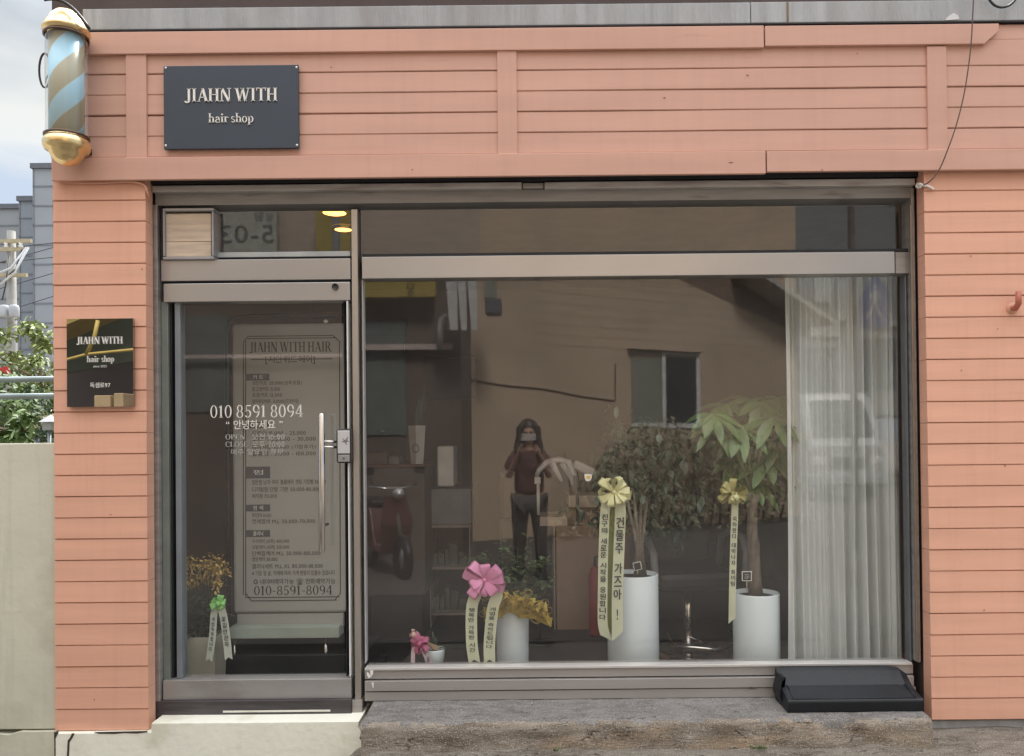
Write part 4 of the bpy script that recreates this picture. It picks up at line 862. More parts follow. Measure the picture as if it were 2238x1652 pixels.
for k in range(9):      # crumpled net gathered at the pot rim
    a0 = math.pi * (.05 + .11 * k) - .25 + rnd.uniform(-.1, .1); cx_, cz_ = .0, z - w1_l.z - .03; K = 22; vs = []; r_o = rnd.uniform(.15, .21) * (.8 if k > 5 else 1)
    for i in range(K + 1):
        t_ = i / K; aa = a0 + (t_ - .5) * .9
        for q, rr in enumerate((.04, r_o * .6, r_o * .9, r_o)):
            wv = noise.noise((i * .55, q * .7, k * 3.1)); px_ = rr * math.cos(aa) * 1.1 + .018 * wv * q; pz_ = abs(rr * math.sin(aa)) * .8 + .022 * noise.noise((i * .6, k, q)) * q
            vs.append((cx_ + px_ - .01, -.10 + .034 * q * noise.noise((i * .45, k * 2.2, q * .5)) - .012 * q - .006 * k % .03, cz_ + pz_ - (.02 if q == 3 else 0)))
    m_.add(vs, [(4 * i + j, 4 * i + j + 1, 4 * i + j + 5, 4 * i + j + 4) for i in range(K) for j in range(3)])
for k in range(46):
    a = rnd.uniform(-.3, math.pi + .3); rr = rnd.uniform(.08, .2); p = Vector((rr * math.cos(a) * 1.1, -.14 - rnd.random() * .05, z - w1_l.z - .03 + abs(rr * math.sin(a)) * .9))
    if -.15 < p.x < .02 and p.z > z - w1_l.z + .12: continue
    m_.tube([p + Vector((.018 * math.cos(u) * 1.3, .008 * math.sin(u * 2), .018 * math.sin(u))) for u in [i * .75 for i in range(9)]], .0016, 4)
m_.build('mesh_wrap', NETM, w1)
t = thing('pink_ribbon', 'pink satin bow with two cream tails in front of the wide pot', 'ribbon')
c = P(1060, 1266, .27); bow(t, (c[0], .27, c[1]), .108, PINKR, 10, .055, 21, .85)
tail(t, [(1050, 1275), (1040, 1300), (1031, 1330), (1031, 1400), (1036, 1441)], .265, 25, '행복만 가득한 시간', .5, t0=.33, t1=.9)
tail(t, [(1072, 1275), (1086, 1300), (1077, 1330), (1070, 1400), (1070, 1441)], .262, 25, '개업을 축하드립니다', .5, t0=.33, t1=.86)
# tall pot in the middle
w2 = thing('tall_pot_plant', 'tallest white cylinder pot holding a dark drooping leafy tree', 'potted plant')
x, z, r = pot(w2, 1326, 1438, 1253, .50, ZFL, .0)
m_ = MB(); zz0 = z - ZFL
for k in range(4): m_.tube([(.02 * k - .04 + .06, .03 * k, zz0 - .03), (.01 * k + .03, .02 * k, zz0 + .15), (.05 * k - .03, .05 * k, zz0 + .45)], [.016, .013, .006], 7)
m_.build('trunk', STEM, w2)
m_ = MB(); rnd = random.Random(22)
for k in range(30):
    a = rnd.random() * 6.28; rr = .27 * math.sqrt(rnd.random()); c = Vector((rr * math.cos(a) + .11, rr * math.sin(a) * .5 + .18, zz0 + rnd.uniform(.2, .78) + .05))
    for q in range(30):
        p = c + Vector((rnd.gauss(0, .055), rnd.gauss(0, .04), rnd.gauss(0, .06))); m_.leaf(p, (rnd.gauss(0, .8), rnd.gauss(0, .6), rnd.uniform(-1.2, .3)), (0, 0, 1), rnd.uniform(.045, .075), .034, .4)
m_.build('foliage', PLD, w2)
def card(parent, px, py, pyb, y, w_, txt, tilt=0):
    c = P(px, py, y); lo = parent.location; q = thing('x', '', '') if False else None
    h_ = MB(); h_.obox((c[0] - lo.x, y - lo.y, c[1] - lo.z), (w_ / 2, 0, tilt * w_ / 2), (0, .002, 0), (-tilt * w_ / 2, 0, w_ / 2)); o = h_.build('plant_card', LETTER, parent)
    h_ = MB(); h_.obox((c[0] - lo.x, y - lo.y - .003, c[1] - lo.z), (w_ * .41, 0, tilt * w_ * .41), (0, .001, 0), (-tilt * w_ * .41, 0, w_ * .41)); h_.build('card_face', DARK, o)
    h_ = MB(); b_ = P(px, pyb, y); h_.tube([(c[0] - lo.x, y - lo.y, c[1] - lo.z - w_ / 2), (c[0] - lo.x, y - lo.y, b_[1] - lo.z)], .003, 6); h_.build('card_stem', mat('bamboo_stick', (.5, .42, .26, 1), .6), o)
    if txt:
        h_ = MB()
        for i in range(3): plain(h_, txt[i], c[0] - lo.x - w_ * .25, c[0] - lo.x + w_ * .25, c[1] - lo.z + w_ * (.12 - .18 * i), c[1] - lo.z + w_ * (.24 - .18 * i), y - lo.y - .0045)
        h_.build('card_writing', LETTER, o)
card(w2, 1393, 1237, 1255, .42, .045, None, .2)
t = thing('yellow_ribbon', 'pale yellow bow with long written cream tails hanging before the tallest pot', 'ribbon')
c = P(1342, 1076, .30); bow(t, (c[0], .30, c[1]), .094, YELR, 11, .040, 31)
tail(t, [(1330, 1080), (1323, 1115), (1319, 1200), (1317, 1300), (1317, 1360), (1322, 1385)], .295, 21, '친구의 새로운 시작을 응원합니다', .62, cut='left', t0=.14, t1=.9)
tail(t, [(1352, 1080), (1356, 1115), (1353, 1200), (1349, 1300), (1349, 1380)], .29, 24, '건물주 가즈아 !', .68, cut='right', t0=.16, t1=.92)
tail(t, [(1340, 1110), (1338, 1200), (1334, 1290), (1334, 1378)], .31, 17, cut='right', m=OLIVER)
# pachira pot at the right
w3 = thing('money_tree_plant', 'shorter white pot with thick braided trunk and broad fingered leaves beside the curtain', 'potted plant')
x, z, r = pot(w3, 1602, 1702, 1294, .50, ZFL, .0)
zz0 = z - ZFL; k_ = .5 + D; dx = P(1650, 1294, .5)[0] - x
m_ = MB(); rnd = random.Random(5)
pts = [(P(a, b, .52)[0] - x, .02, P(a, b, .52)[1] - ZFL) for a, b in ((1652, 1310), (1650, 1270), (1648, 1230), (1647, 1190), (1643, 1160), (1644, 1120), (1645, 1080))]
m_.tube(pts, [.045, .036, .032, .034, .027, .03, .036], 12)
for s_ in (-1, 1): m_.tube([(p[0] + s_ * .012 * math.cos(i * 1.4), p[1] + .018 * math.sin(i * 1.4) * s_ - .012, p[2]) for i, p in enumerate(pts)], [.03, .024, .02, .022, .018, .02, .022], 8)
m_.build('trunk', STEM, w3)
m_ = MB(); m2_ = MB(); top_ = Vector(pts[-1])
heads = [(1590, 885), (1635, 870), (1570, 920), (1625, 930), (1665, 880), (1690, 910), (1700, 960), (1660, 965), (1640, 905), (1605, 950), (1680, 1000), (1720, 930), (1648, 1045), (1615, 1000), (1560, 905), (1700, 870)]
for i, (a, b) in enumerate(heads):
    y = .55 + .3 * rnd.random() - .1; h_ = P(a, b, y); hp = Vector((h_[0] - x, y - .5, h_[1] - ZFL))
    mid = top_.lerp(hp, .5) + Vector((0, 0, .08)); m2_.tube([top_, mid, hp], [.007, .005, .003], 6)
    for q in range(7):
        aa = q / 7 * 6.28 + rnd.random() * .5; d = Vector((math.cos(aa) * 1.0, math.sin(aa) * .6 - .3, math.sin(aa) * .55 - .45)); m_.leaf(hp, d, (.1, -.5, .8), rnd.uniform(.14, .21), rnd.uniform(.055, .075), .28)
m2_.build('stem', mat('green_stalk', (.14, .18, .08, 1), .6), w3); m_.build('foliage', PLF, w3)
card(w3, 1632, 1259, 1292, .42, .055, ('THANK', 'YOU', 'HAPPY'))
t = thing('gold_ribbon', 'olive gold bow with a single long written tail beside the money tree', 'ribbon')
c = P(1600, 1078, .30); bow(t, (c[0], .30, c[1]), .076, GOLDR, 9, .038, 44); c2 = P(1606, 1086, .27); bow(t, (c2[0], .265, c2[1]), .028, YELR, 5, .02, 45)
tail(t, [(1605, 1085), (1607, 1110), (1604, 1180), (1601, 1260), (1600, 1310), (1600, 1350)], .295, 15, '축하한다 대박나자 화이팅', .6, cut='right', t0=.16, t1=.74)
# curtain
cu = thing('sheer_curtain', 'grey white sheer curtain hanging in folds at the right end of the window', 'curtain')
ycv = .34; xa_, xb_ = P(1727, 1440, ycv)[0], P(1984, 1440, ycv)[0]; zc0, zc1 = ZFL + .12, P(1800, 560, ycv)[1]
m_ = MB(); nxs, nzs = 260, 26; vs = []
for j in range(nzs + 1):
    t_ = j / nzs; z = zc0 + (zc1 - zc0) * t_
    for i in range(nxs + 1):
        u = i / nxs; uu = u + .012 * math.sin(u * 19 + t_ * 1.4) + .018 * noise.noise((u * 5, t_ * 1.2, 0)) * (1 - t_ * .6)
        am = .030 + .026 * noise.noise((u * 5, 3, 0)) + .014 * (1 - t_)
        sn_ = math.sin(uu * 44 + 3.8 * math.sin(u * 8.3 + 1) + .6 * t_); yq = am * (abs(sn_) ** .55) * (1 if sn_ > 0 else -1) + .012 * math.sin(uu * 130 + 4 * noise.noise((u * 6, t_, 2))) + .03 * noise.noise((u * 4, t_ * .8, 5))
        vs.append((xa_ + .012 * (1 - t_) * 0 + (xb_ - xa_) * uu, ycv + .05 + yq, z))
m_.add(vs, [(j * (nxs + 1) + i, j * (nxs + 1) + i + 1, (j + 1) * (nxs + 1) + i + 1, (j + 1) * (nxs + 1) + i) for j in range(nzs) for i in range(nxs)], True)
m_.build('cloth', mat('sheer_grey_white_voile', (.67, .70, .69, 1), .85, var=.04, trans=.07), cu)
MB().tube([(xa_ - .05, ycv + .05, zc1 + .01), (xb_ + .1, ycv + .05, zc1 + .01)], .012, 10).build('curtain_rod', WHITEAL, cu)

# ================================================================== BEHIND THE DOOR
mb = thing('price_board', 'white framed standing price board with a phone number behind the glass door', 'board')
yb2 = .62; BRD = mat('warm_white_board', (.40, .395, .365, 1), .5, var=.04); FRM = mat('dark_tube_frame', (.02, .02, .025, 1), .35, .4)
MB().pbox(506, 708, 757, 1338, yb2, yb2 + .03).build('board_face', BRD, mb, bevel=.02)
MB().pbox(518, 1342, 750, 1371, yb2 + .01, yb2 + .05).build('board_foot', BRD, mb, bevel=.004)
m_ = MB(); m_.pbox(500, 1372, 741, 1394, yb2 - .06, yb2 + .06); m_.build('shelf', mat('pale_green_shelf', (.42, .48, .41, 1), .5), mb, bevel=.004)
pts = [(500, 1345), (499, 1100), (498, 900), (498, 726), (502, 704), (516, 694), (560, 690), (700, 689), (770, 688)]
m_ = MB(); m_.tube([(P(a, b, yb2 + .01)[0], yb2 + .01, P(a, b, yb2 + .01)[1]) for a, b in pts], .016, 10); m_.build('tube_frame', FRM, mb)
m_ = MB(); c = P(712, 702, yb2 - .02); m_.lathe([(0, -.012), (.012, -.006), (.014, 0), (.012, .006), (0, .012)], (c[0], yb2 - .02, c[1]), 12); m_.build('hook_ball', LETTER, mb)
m_ = MB(); yt = yb2 - .002
def ln(px0, py0, px1, py1, w_=1.6):
    a = P(px0, py0, yt); b = P(px1, py1, yt); m_.bar((a[0], yt, a[1]), (b[0], yt, b[1]), .002, w_ * .0027)
for q in (((541, 735), (728, 733)), ((532, 748), (532, 1300)), ((742, 748), (744, 1298)), ((549, 1313), (736, 1311)), ((537, 1306), (742, 1304)), ((537, 744), (537, 1306)), ((541, 740), (735, 738)), ((532, 748), (541, 737)), ((728, 733), (744, 748)), ((537, 1296), (549, 1313)), ((732, 1311), (744, 1296)), ((548, 786), (726, 784))): ln(*q[0], *q[1])
pserif(m_, 'JIAHN WITH HAIR', 545, 748, 724, 768, yt); pplain(m_, '[지안위드헤어]', 580, 777, 688, 795, yt, bold=.01)
for (q, xr_, txt) in ((838, 660, '성인커트 20,000(샴푸포함)'), (851, 612, '중고생커트 15,000'), (864, 616, '초등커트 12,000'), (878, 652, '앞머리커트 3,000(드라이)'), (947, 668, '드라이 15,000 - 25,000'), (960, 690, '고데기 20,000 - 30,000'), (978, 690, '베이직펌 50,000 (기장추가)'), (992, 690, '볼륨펌 70,000 - 100,000'),
                      (1054, 712, '일반펌 남자 여자 볼륨매직 셋팅 기장별 50,000'), (1070, 700, '디지털펌 단발 기본 50,000-80,000'), (1085, 605, '매직펌 70,000'), (1127, 593, '뿌리염색 40,000'), (1140, 688, '전체염색 M,L 50,000-70,000'), (1184, 632, '두피케어 (10회) 400,000'), (1197, 632, '모발케어 (10회) 350,000'), (1210, 700, '단백질케어 M,L 50,000-100,000'), (1223, 606, '영양케어 30,000'), (1238, 705, '클리닉세트 M,L,XL 80,000-110,000'), (1253, 732, '※ 기장 및 숱, 약제에 따라 가격 변동이 있을수 있습니다')):
    pplain(m_, txt, 551, q - 5.5, xr_, q + 4, yt)
pplain(m_, '◎ 네이버예약가능 ☎ 전화예약가능', 554, 1265, 733, 1277, yt, bold=.006); pserif(m_, '010-8591-8094', 554, 1281, 727, 1299, yt)
m_.build('board_writing', mat('brown_black_print', (.02, .018, .016, 1), .6), mb)
m_ = MB()
for (a, b, c_, d_) in ((538, 817, 588, 831), (538, 922, 588, 935), (537, 1020, 590, 1045), (537, 1103, 590, 1117), (537, 1159, 590, 1173)): m_.pbox(a, b, c_, d_, yb2 - .003, yb2 - .0005)
m_.build('heading_block', mat('slate_print', (.09, .09, .10, 1), .6), mb)
m_ = MB()
for (c0, txt) in ((824, '커 트'), (929, '드라이'), (1032, '펌'), (1110, '염 색'), (1166, '클리닉')): pplain(m_, txt, 553, c0 - 5, 575, c0 + 5, yb2 - .0045)
m_.build('heading_writing', LETTER, mb)
# legs with castors
m_ = MB()
for q in (512, 712): a = P(q, 1394, yb2); m_.tube([(a[0], yb2, a[1]), (a[0], yb2, ZFL + .06)], .012, 8)
m_.build('leg', CHROME, mb)
# floor mat / low black bench under the board
bn = thing('black_bench', 'low black platform on the salon floor under the price board', 'platform')
MB().pbox(478, 1432, 800, 1476, .56, 1.0).build('platform_top', mat('black_laminate', (.02, .022, .026, 1), .35), bn, bevel=.006)
a = P(640, 1476, .56); m_ = MB(); m_.box(-1.52, -.9, .6, .96, ZFL, max(ZFL + .01, a[1])); m_.build('platform_base', DARK, bn)
dp = thing('dried_flower_pot', 'square cream pot with mustard dried flowers just inside the door', 'potted plant')
c = P(450, 1385, .42); dp.location = (c[0], .42, ZFL); k_ = (.42 + D) / FPX; H_ = c[1] - ZFL; r = 34 * k_
m_ = MB(); m_.add([(-r * .86, -r * .86, 0), (r * .86, -r * .86, 0), (r * .86, r * .86, 0), (-r * .86, r * .86, 0), (-r, -r, H_), (r, -r, H_), (r, r, H_), (-r, r, H_), (-r + .01, -r + .01, H_), (r - .01, -r + .01, H_), (r - .01, r - .01, H_), (-r + .01, r - .01, H_), (-r + .01, -r + .01, H_ - .03), (r - .01, -r + .01, H_ - .03), (r - .01, r - .01, H_ - .03), (-r + .01, r - .01, H_ - .03)],
      [(0, 1, 5, 4), (1, 2, 6, 5), (2, 3, 7, 6), (3, 0, 4, 7), (0, 3, 2, 1), (4, 5, 9, 8), (5, 6, 10, 9), (6, 7, 11, 10), (7, 4, 8, 11), (8, 9, 13, 12), (9, 10, 14, 13), (10, 11, 15, 14), (11, 8, 12, 15), (12, 13, 14, 15)])
m_.build('pot', mat('cream_ceramic', (.55, .52, .42, 1), .5), dp)
rnd = random.Random(17); m_ = MB(); m2_ = MB()
for k in range(15):
    a = rnd.random() * 6.28; rr = rnd.uniform(.02, .11); hz = P(450, rnd.uniform(1225, 1275), .42)[1] - ZFL; hp = Vector((rr * math.cos(a) * 1.1, rr * math.sin(a), hz)); m2_.tube([(0, 0, H_ - .03), hp * .6 + Vector((0, 0, H_ * .4)), hp], [.003, .002, .0015], 5)
    for q in range(36): m_.leaf(hp + Vector((rnd.gauss(0, .022), rnd.gauss(0, .018), rnd.gauss(0, .018))), (rnd.gauss(0, 1), rnd.gauss(0, 1), rnd.gauss(0, 1)), (0, 0, 1), .028, .014, .2)
m2_.build('stem', mat('dark_stalk', (.04, .05, .025, 1), .7), dp); m_.build('flower_heads', mat('mustard_dried_petal', (.60, .42, .13, 1), .8, var=.3, scale=30), dp)
m_ = MB()
for k in range(160): a = rnd.random() * 6.28; rr = rnd.uniform(0, .1); m_.leaf((rr * math.cos(a), rr * math.sin(a), H_ + rnd.uniform(-.02, .22)), (rnd.gauss(0, 1), rnd.gauss(0, 1), .3), (0, 0, 1), .08, .02, .4)
m_.build('foliage', PLD, dp)
t = thing('green_ribbon', 'lime green bow with two white written tails on the cream pot', 'ribbon')
c = P(480, 1318, .30); bow(t, (c[0], .30, c[1]), .045, GREENR, 6, .034, 51, 1.2)
WR = mat('white_green_ribbon', (.62, .66, .58, 1), .5, var=.05)
tail(t, [(470, 1325), (466, 1350), (464, 1390), (458, 1440)], .295, 15, '개업축하합니다', .4, m=WR, t0=.2, t1=.85); tail(t, [(482, 1325), (488, 1350), (494, 1390), (500, 1436)], .29, 17, '꽃길만걷자', .55, m=WR, t0=.2, t1=.8)

# ================================================================== SALON INTERIOR
def pb(mb_, px0, py0, px1, py1, y, dep): return mb_.pbox(px0, py0, px1, py1, y, y + dep)
dk = thing('reception_desk', 'brown reception desk with pale edge standing behind the tallest ribbon', 'desk')
BRW = mat('brown_desk_panel', (.46, .32, .23, 1), .6, var=.06); DKE = mat('pale_desk_edge', (.75, .62, .5, 1), .5)
yd = 1.9
pb(MB(), 1215, 1150, 1385, 1397, yd, .5).build('desk_front', BRW, dk, bevel=.004)
pb(MB(), 1243, 1083, 1400, 1108, yd + .1, .45).build('desk_top', DKE, dk, bevel=.006)
pb(MB(), 1240, 1108, 1380, 1149, yd + .14, .3).build('desk_riser', BRW, dk)
pb(MB(), 1210, 1150, 1214.5, 1402, yd - .01, .52).build('desk_edge', DKE, dk)
pb(MB(), 1175, 1130, 1240, 1149, yd, .4).build('desk_shelf', DKE, dk)
x0_, x1_ = P(1215, 1400, yd)[0], P(1385, 1400, yd)[0]; m_ = MB(); m_.box(x0_ + .05, x1_ - .05, yd + .06, yd + .45, ZFL, P(1300, 1397, yd)[1] - .001); m_.build('desk_base', DARK, dk)
rb = thing('red_fire_extinguisher', 'red fire extinguisher beside the reception desk', 'fire extinguisher')
a = P(1301, 1290, 1.72); RED = mat('signal_red', (.35, .03, .025, 1), .4)
k_ = (1.72 + D) / FPX; m_ = MB(); m_.lathe([(0, 0), (.045, 0), (.05, .02), (.05, .42), (.035, .48), (.015, .5), (0, .5)], (a[0], 1.72, ZFL), 20); m_.build('cylinder', RED, rb)
m_ = MB(); m_.tube([(a[0], 1.72, ZFL + .5), (a[0], 1.72, ZFL + .56)], .012, 8); m_.tube([(a[0], 1.72, ZFL + .56), (a[0] + .05, 1.70, ZFL + .58), (a[0] + .06, 1.68, ZFL + .35)], .006, 6); m_.build('valve', DARK, rb)
SEAT = mat('grey_vinyl', (.30, .31, .33, 1), .4, var=.05); BLKV = mat('black_vinyl', (.02, .02, .022, 1), .4)
def salon_chair(x, y, rot, lab):
    t = thing('salon_chair', lab, 'chair', 'styling chairs in the salon'); t.location = (x, y, ZFL); t.rotation_euler = (0, 0, rot)
    MB().box(-.26, .26, -.24, .26, .46, .58).build('seat', BLKV, t, bevel=.04)
    MB().obox((0, .29, .82), (.25, 0, 0), (0, .045, -.004), (0, .04, .26)).build('backrest', BLKV, t, bevel=.04)
    for s_ in (-1, 1):
        MB().tube([(s_ * .3, .24, .55), (s_ * .31, .2, .74), (s_ * .31, .05, .80), (s_ * .31, -.15, .78), (s_ * .3, -.24, .70), (s_ * .29, -.24, .52)], .024, 10).build('armrest', SEAT, t)
    MB().lathe([(0, .02), (.24, .02), (.25, .0), (.0, .0)], n=28).build('base', CHROME, t)
    MB().tube([(0, 0, .02), (0, 0, .46)], .035, 12).build('column', CHROME, t)
    m_ = MB(); m_.tube([(-.2, -.2, .2), (-.22, -.38, .17), (0, -.46, .16), (.22, -.38, .17), (.2, -.2, .2)], .013, 8); m_.tube([(0, -.02, .14), (0, -.44, .16)], .01, 8); m_.build('footrest', CHROME, t)
    return t
ch1 = salon_chair(P(1505, 1400, 1.15)[0], 1.15, R(8), 'black styling chair with chrome footrest between the tallest pot and the money tree')
# only its low parts show between the pots: a stool-like chair without tall back in view
PX_ = P
gcb = thing('tall_grey_panel', 'dim rounded grey panel cart standing left of the reception desk', 'cart')
pb(MB(), 1088, 1030, 1131, 1132, 2.9, .12).build('panel', mat('dim_grey_panel', (.20, .18, .165, 1), .5), gcb, bevel=.05)
pb(MB(), 1092, 1136, 1129, 1200, 2.92, .1).build('lower_panel', mat('dim_grey_panel_low', (.16, .15, .14, 1), .5), gcb, bevel=.02)
m_ = MB()
for q in (1094, 1127): a = PX_(q, 1200, 2.97); m_.tube([(a[0], 2.97, a[1] + .05), (a[0], 2.97, ZFL)], .012, 8)
m_.build('leg', FRM, gcb)
# towels / hair caps over the desk
tw = thing('grey_salon_chair_hood', 'curved grey and white hood dryer arms rising behind the reception desk', 'hood dryer')
y = 1.75; G1 = mat('pale_grey_plastic', (.8, .82, .85, 1), .35)
def PP(a, b, yy): q = P(a, b, yy); return (q[0], yy, q[1])
m_ = MB(); m_.tube([PP(1172, 1042, y), PP(1178, 1028, y), PP(1195, 1010, y + .05), PP(1220, 1004, y + .1), PP(1243, 1010, y + .1), PP(1255, 1040, y + .05)], [.016, .02, .024, .022, .024, .016], 12)
m_.build('arm', G1, tw)
m_ = MB(); m_.tube([PP(1205, 1012, y + .05), PP(1216, 1030, y + .05), PP(1228, 1052, y + .05)], [.03, .02, .012], 10); m_.tube([PP(1228, 1012, y + .12), PP(1244, 1032, y + .12), PP(1252, 1060, y + .12)], [.022, .028, .012], 10); m_.build('arm', G1, tw)
m_ = MB(); c = PP(1275, 1023, y + .2); m_.obox(c, (.075, 0, -.035), (0, .05, 0), (.014, 0, .03)); m_.build('hood', G1, tw, bevel=.02)
m_ = MB(); m_.tube([PP(1262, 1030, y + .2), PP(1262, 1150, y + .2)], .012, 8); m_.build('post', FRM, tw)
st = thing('round_sticker', 'white sticker with a yellow mark stuck on the window beside the hood dryer', 'sticker')
m_ = MB(); m_.prism([P(*q, YG + .006) for q in ((1277, 1036), (1294, 1036), (1293.5, 1044), (1290, 1050), (1285, 1052), (1280, 1050), (1277.5, 1044))][::-1], YG + .004, YG + .006); m_.build('sticker', LETTER, st)
m_ = MB(); m_.prism([P(*q, YG + .003) for q in ((1281, 1040), (1291, 1040), (1290, 1045), (1286, 1047), (1282, 1045))][::-1], YG + .0025, YG + .0035); m_.build('mark', mat('yellow_mark', (.75, .45, .05, 1), .5), st)
ls = thing('white_stand', 'thin white stand with a square head in front of the reception desk', 'stand')
y = 1.5; pb(MB(), 1168, 1043, 1182, 1058, y, .04).build('head', G1 if False else LETTER, ls, bevel=.006)
m_ = MB(); m_.tube([PP(1176, 1058, y + .02), PP(1177, 1125, y + .02)], .012, 10); m_.build('post', LETTER, ls)
m_ = MB(); a = PP(1177, 1125, y + .02); m_.tube([a, (a[0], a[1], ZFL + .02)], .008, 8); m_.lathe([(0, 0), (.12, 0), (.12, .015), (0, .02)], (a[0], a[1], ZFL), 24); m_.build('base', FRM, ls)
wp = thing('water_purifier', 'white upright water purifier on a grey cabinet left of the mirrored wall', 'water purifier')
y = 2.0; pb(MB(), 955, 975, 992, 1063, y, .3).build('casing', mat('off_white_plastic', (.85, .87, .84, 1), .4), wp, bevel=.012)
pb(MB(), 960, 1063, 975, 1068, y, .2).build('tap', FRM, wp)
cb = thing('grey_cabinet', 'grey cabinet under the water purifier with an open shelf below', 'cabinet')
GC = mat('grey_cabinet_panel', (.26, .27, .29, 1), .5)
pb(MB(), 938, 1069, 1030, 1145, y, .5).build('drawer_front', GC, cb, bevel=.004)
m_ = MB(); pb(m_, 938, 1147, 943, 1440, y, .5); pb(m_, 1025, 1147, 1030, 1440, y, .5); pb(m_, 938, 1147, 1030, 1153, y - .004, .5); pb(m_, 943, 1240, 1025, 1244, y, .48); pb(m_, 943, 1340, 1025, 1344, y, .48); m_.build('shelf_frame', mat('grey_brown_shelf', (.35, .3, .26, 1), .6), cb)
m_ = MB(); rnd = random.Random(4)
for q in (1238, 1338, 1430):
    xx = 946
    while xx < 1015: wq = rnd.uniform(8, 18); pb(m_, xx, q - rnd.uniform(25, 55), xx + wq, q, y + .1, .15); xx += wq + 2
m_.build('stored_boxes', mat('dim_storage', (.10, .11, .10, 1), .6, var=.6, scale=5), cb)
sk = thing('snake_plant', 'snake plant in a tall white pot with a face mark near the mullion', 'potted plant')
y = 1.7; a = P(911, 930, y); k_ = (y + D) / FPX; sk.location = (a[0], y, P(911, 1020, y)[1])
Hs = a[1] - sk.location.z; MB().lathe([(0, 0), (13 * k_, 0), (19 * k_, Hs), (17 * k_, Hs), (17 * k_, Hs - .03), (0, Hs - .03)], n=4, smooth=False).build('pot', mat('dull_white_pot', (.7, .7, .65, 1), .5), sk)
m_ = MB(); rnd = random.Random(6)
for k in range(9): m_.leaf((rnd.uniform(-.03, .03), rnd.uniform(-.03, .03), Hs - .03), (rnd.uniform(-.35, .35), rnd.uniform(-.2, .2), 1), (0, -1, 0), rnd.uniform(.18, .30), .04, 0)
m_.build('foliage', mat('snake_leaf', (.03, .06, .045, 1), .4, var=.4, scale=20), sk)
m_ = MB(); m_.tube([(.022 * math.cos(u), -.066, Hs * .45 + .03 * math.sin(u)) for u in [i * .52 for i in range(13)]], .003, 5); m_.build('pot_mark', BLACKTX, sk)
ct = thing('counter', 'dim counter carrying the snake plant against the left side of the salon', 'counter')
pb(MB(), 800, 1022, 930, 1300, 1.6, .6).build('counter_front', mat('dim_counter', (.10, .085, .08, 1), .6), ct, bevel=.005)
pb(MB(), 797, 1016, 932, 1021, 1.58, .64).build('counter_top', mat('red_brown_top', (.13, .05, .035, 1), .5), ct, bevel=.003)
x0_, x1_ = P(800, 1300, 1.6)[0], P(930, 1300, 1.6)[0]; m_ = MB(); m_.box(x0_ + .03, x1_ - .03, 1.65, 2.1, ZFL, P(860, 1300, 1.6)[1]); m_.build('plinth', DARK, ct)
for (q0, q1, q2, q3, lab) in ((803, 990, 846, 1014, 'dim reddish box at the left end of the salon counter'), (850, 998, 872, 1015, 'small pale box next to the snake plant on the counter')):
    tag(pb(MB(), q0, q1, q2, q3, 1.7, .2).build('box', mat('dim_box_' + str(q0), (.16, .09, .08, 1) if q0 < 810 else (.22, .21, .2, 1), .6), bevel=.004), lab, 'box')
pc = thing('dark_picture', 'dark navy square picture on the back wall of the salon', 'picture')
y = 3.9; pb(MB(), 927, 782, 1040, 868, y, .05).build('canvas', mat('navy_canvas', (.012, .018, .03, 1), .5), pc, bevel=.005)
m_ = MB(); pb(m_, 924, 779, 1043, 781.9, y - .01, .06); pb(m_, 924, 868.1, 1043, 871, y - .01, .06); m_.build('picture_frame', FRM, pc)
dr = thing('inner_door', 'dim grey door with handle on the back wall of the salon', 'door')
pb(MB(), 800, 700, 886, 1100, 3.95, .045).build('door_leaf', mat('dim_door', (.085, .075, .075, 1), .5), dr, bevel=.004); pb(MB(), 800, 698, 890, 735, 3.93, .06).build('door_head', mat('dim_teal', (.07, .085, .085, 1), .5), dr)
m_ = MB(); m_.tube([PP(825, 942, 3.9), PP(842, 942, 3.9)], .012); m_.build('handle', CHROME, dr)
um = thing('umbrella_stand', 'black umbrella stand with a white tipped stick near the money tree', 'umbrella stand')
y = 2.2; pb(MB(), 1477, 1062, 1504, 1180, y, .15).build('stand', mat('black_stand', (.008, .008, .012, 1), .4), um, bevel=.01)
m_ = MB(); m_.tube([PP(1495, 1064, y + .07), PP(1495, 1012, y + .07)], .007, 8); m_.build('stick', LETTER, um)
a = PP(1490, 1180, y); m_ = MB(); m_.box(a[0] - .5, a[0] + .45, y, y + .5, ZFL, a[2]); tag(m_.build('low_cabinet', mat('black_cabinet', (.012, .012, .014, 1), .45), bevel=.006), 'low black cabinet carrying the umbrella stand', 'cabinet')

# ================================================================== ACROSS THE STREET (seen in the glass)
HW = mat('brown_beige_render', (.56, .43, .31, 1), .85, var=.07, scale=.8, bump=.1, bscale=20, dirt=(.44, .34, .25, 1), dscale=1.2, dpos=(.5, .8))
struct(g.build('street', asph))
oh = thing('opposite_house', 'beige rendered house across the street seen mirrored in the large window', 'building')
A = Vector((-2.9, -6.6)); B = Vector((7.6, -12.5)); u = (B - A).normalized(); nn = Vector((u.y, -u.x))
if nn.y > 0: nn = -nn                       # away from the shop
def wall_pt(px, py, off=0.0):                # where a mirrored pixel lands on the oblique wall
    for it in range(2000):
        yr_ = -4.5 - it * .005
        q = MR(px, py, yr_)
        if (Vector((q[0], yr_)) - A - nn * off).dot(nn) >= 0: break
    return Vector((q[0], yr_)), q[1]
def wall_pt_fast(px, py, off=0.0):
    lo, hi = -4.5, -16.0
    for it in range(24):
        yr_ = (lo + hi) / 2; q = MR(px, py, yr_)
        if (Vector((q[0], yr_)) - A - nn * off).dot(nn) >= 0: hi = yr_
        else: lo = yr_
    return Vector((q[0], yr_)), q[1]
wall_pt = wall_pt_fast
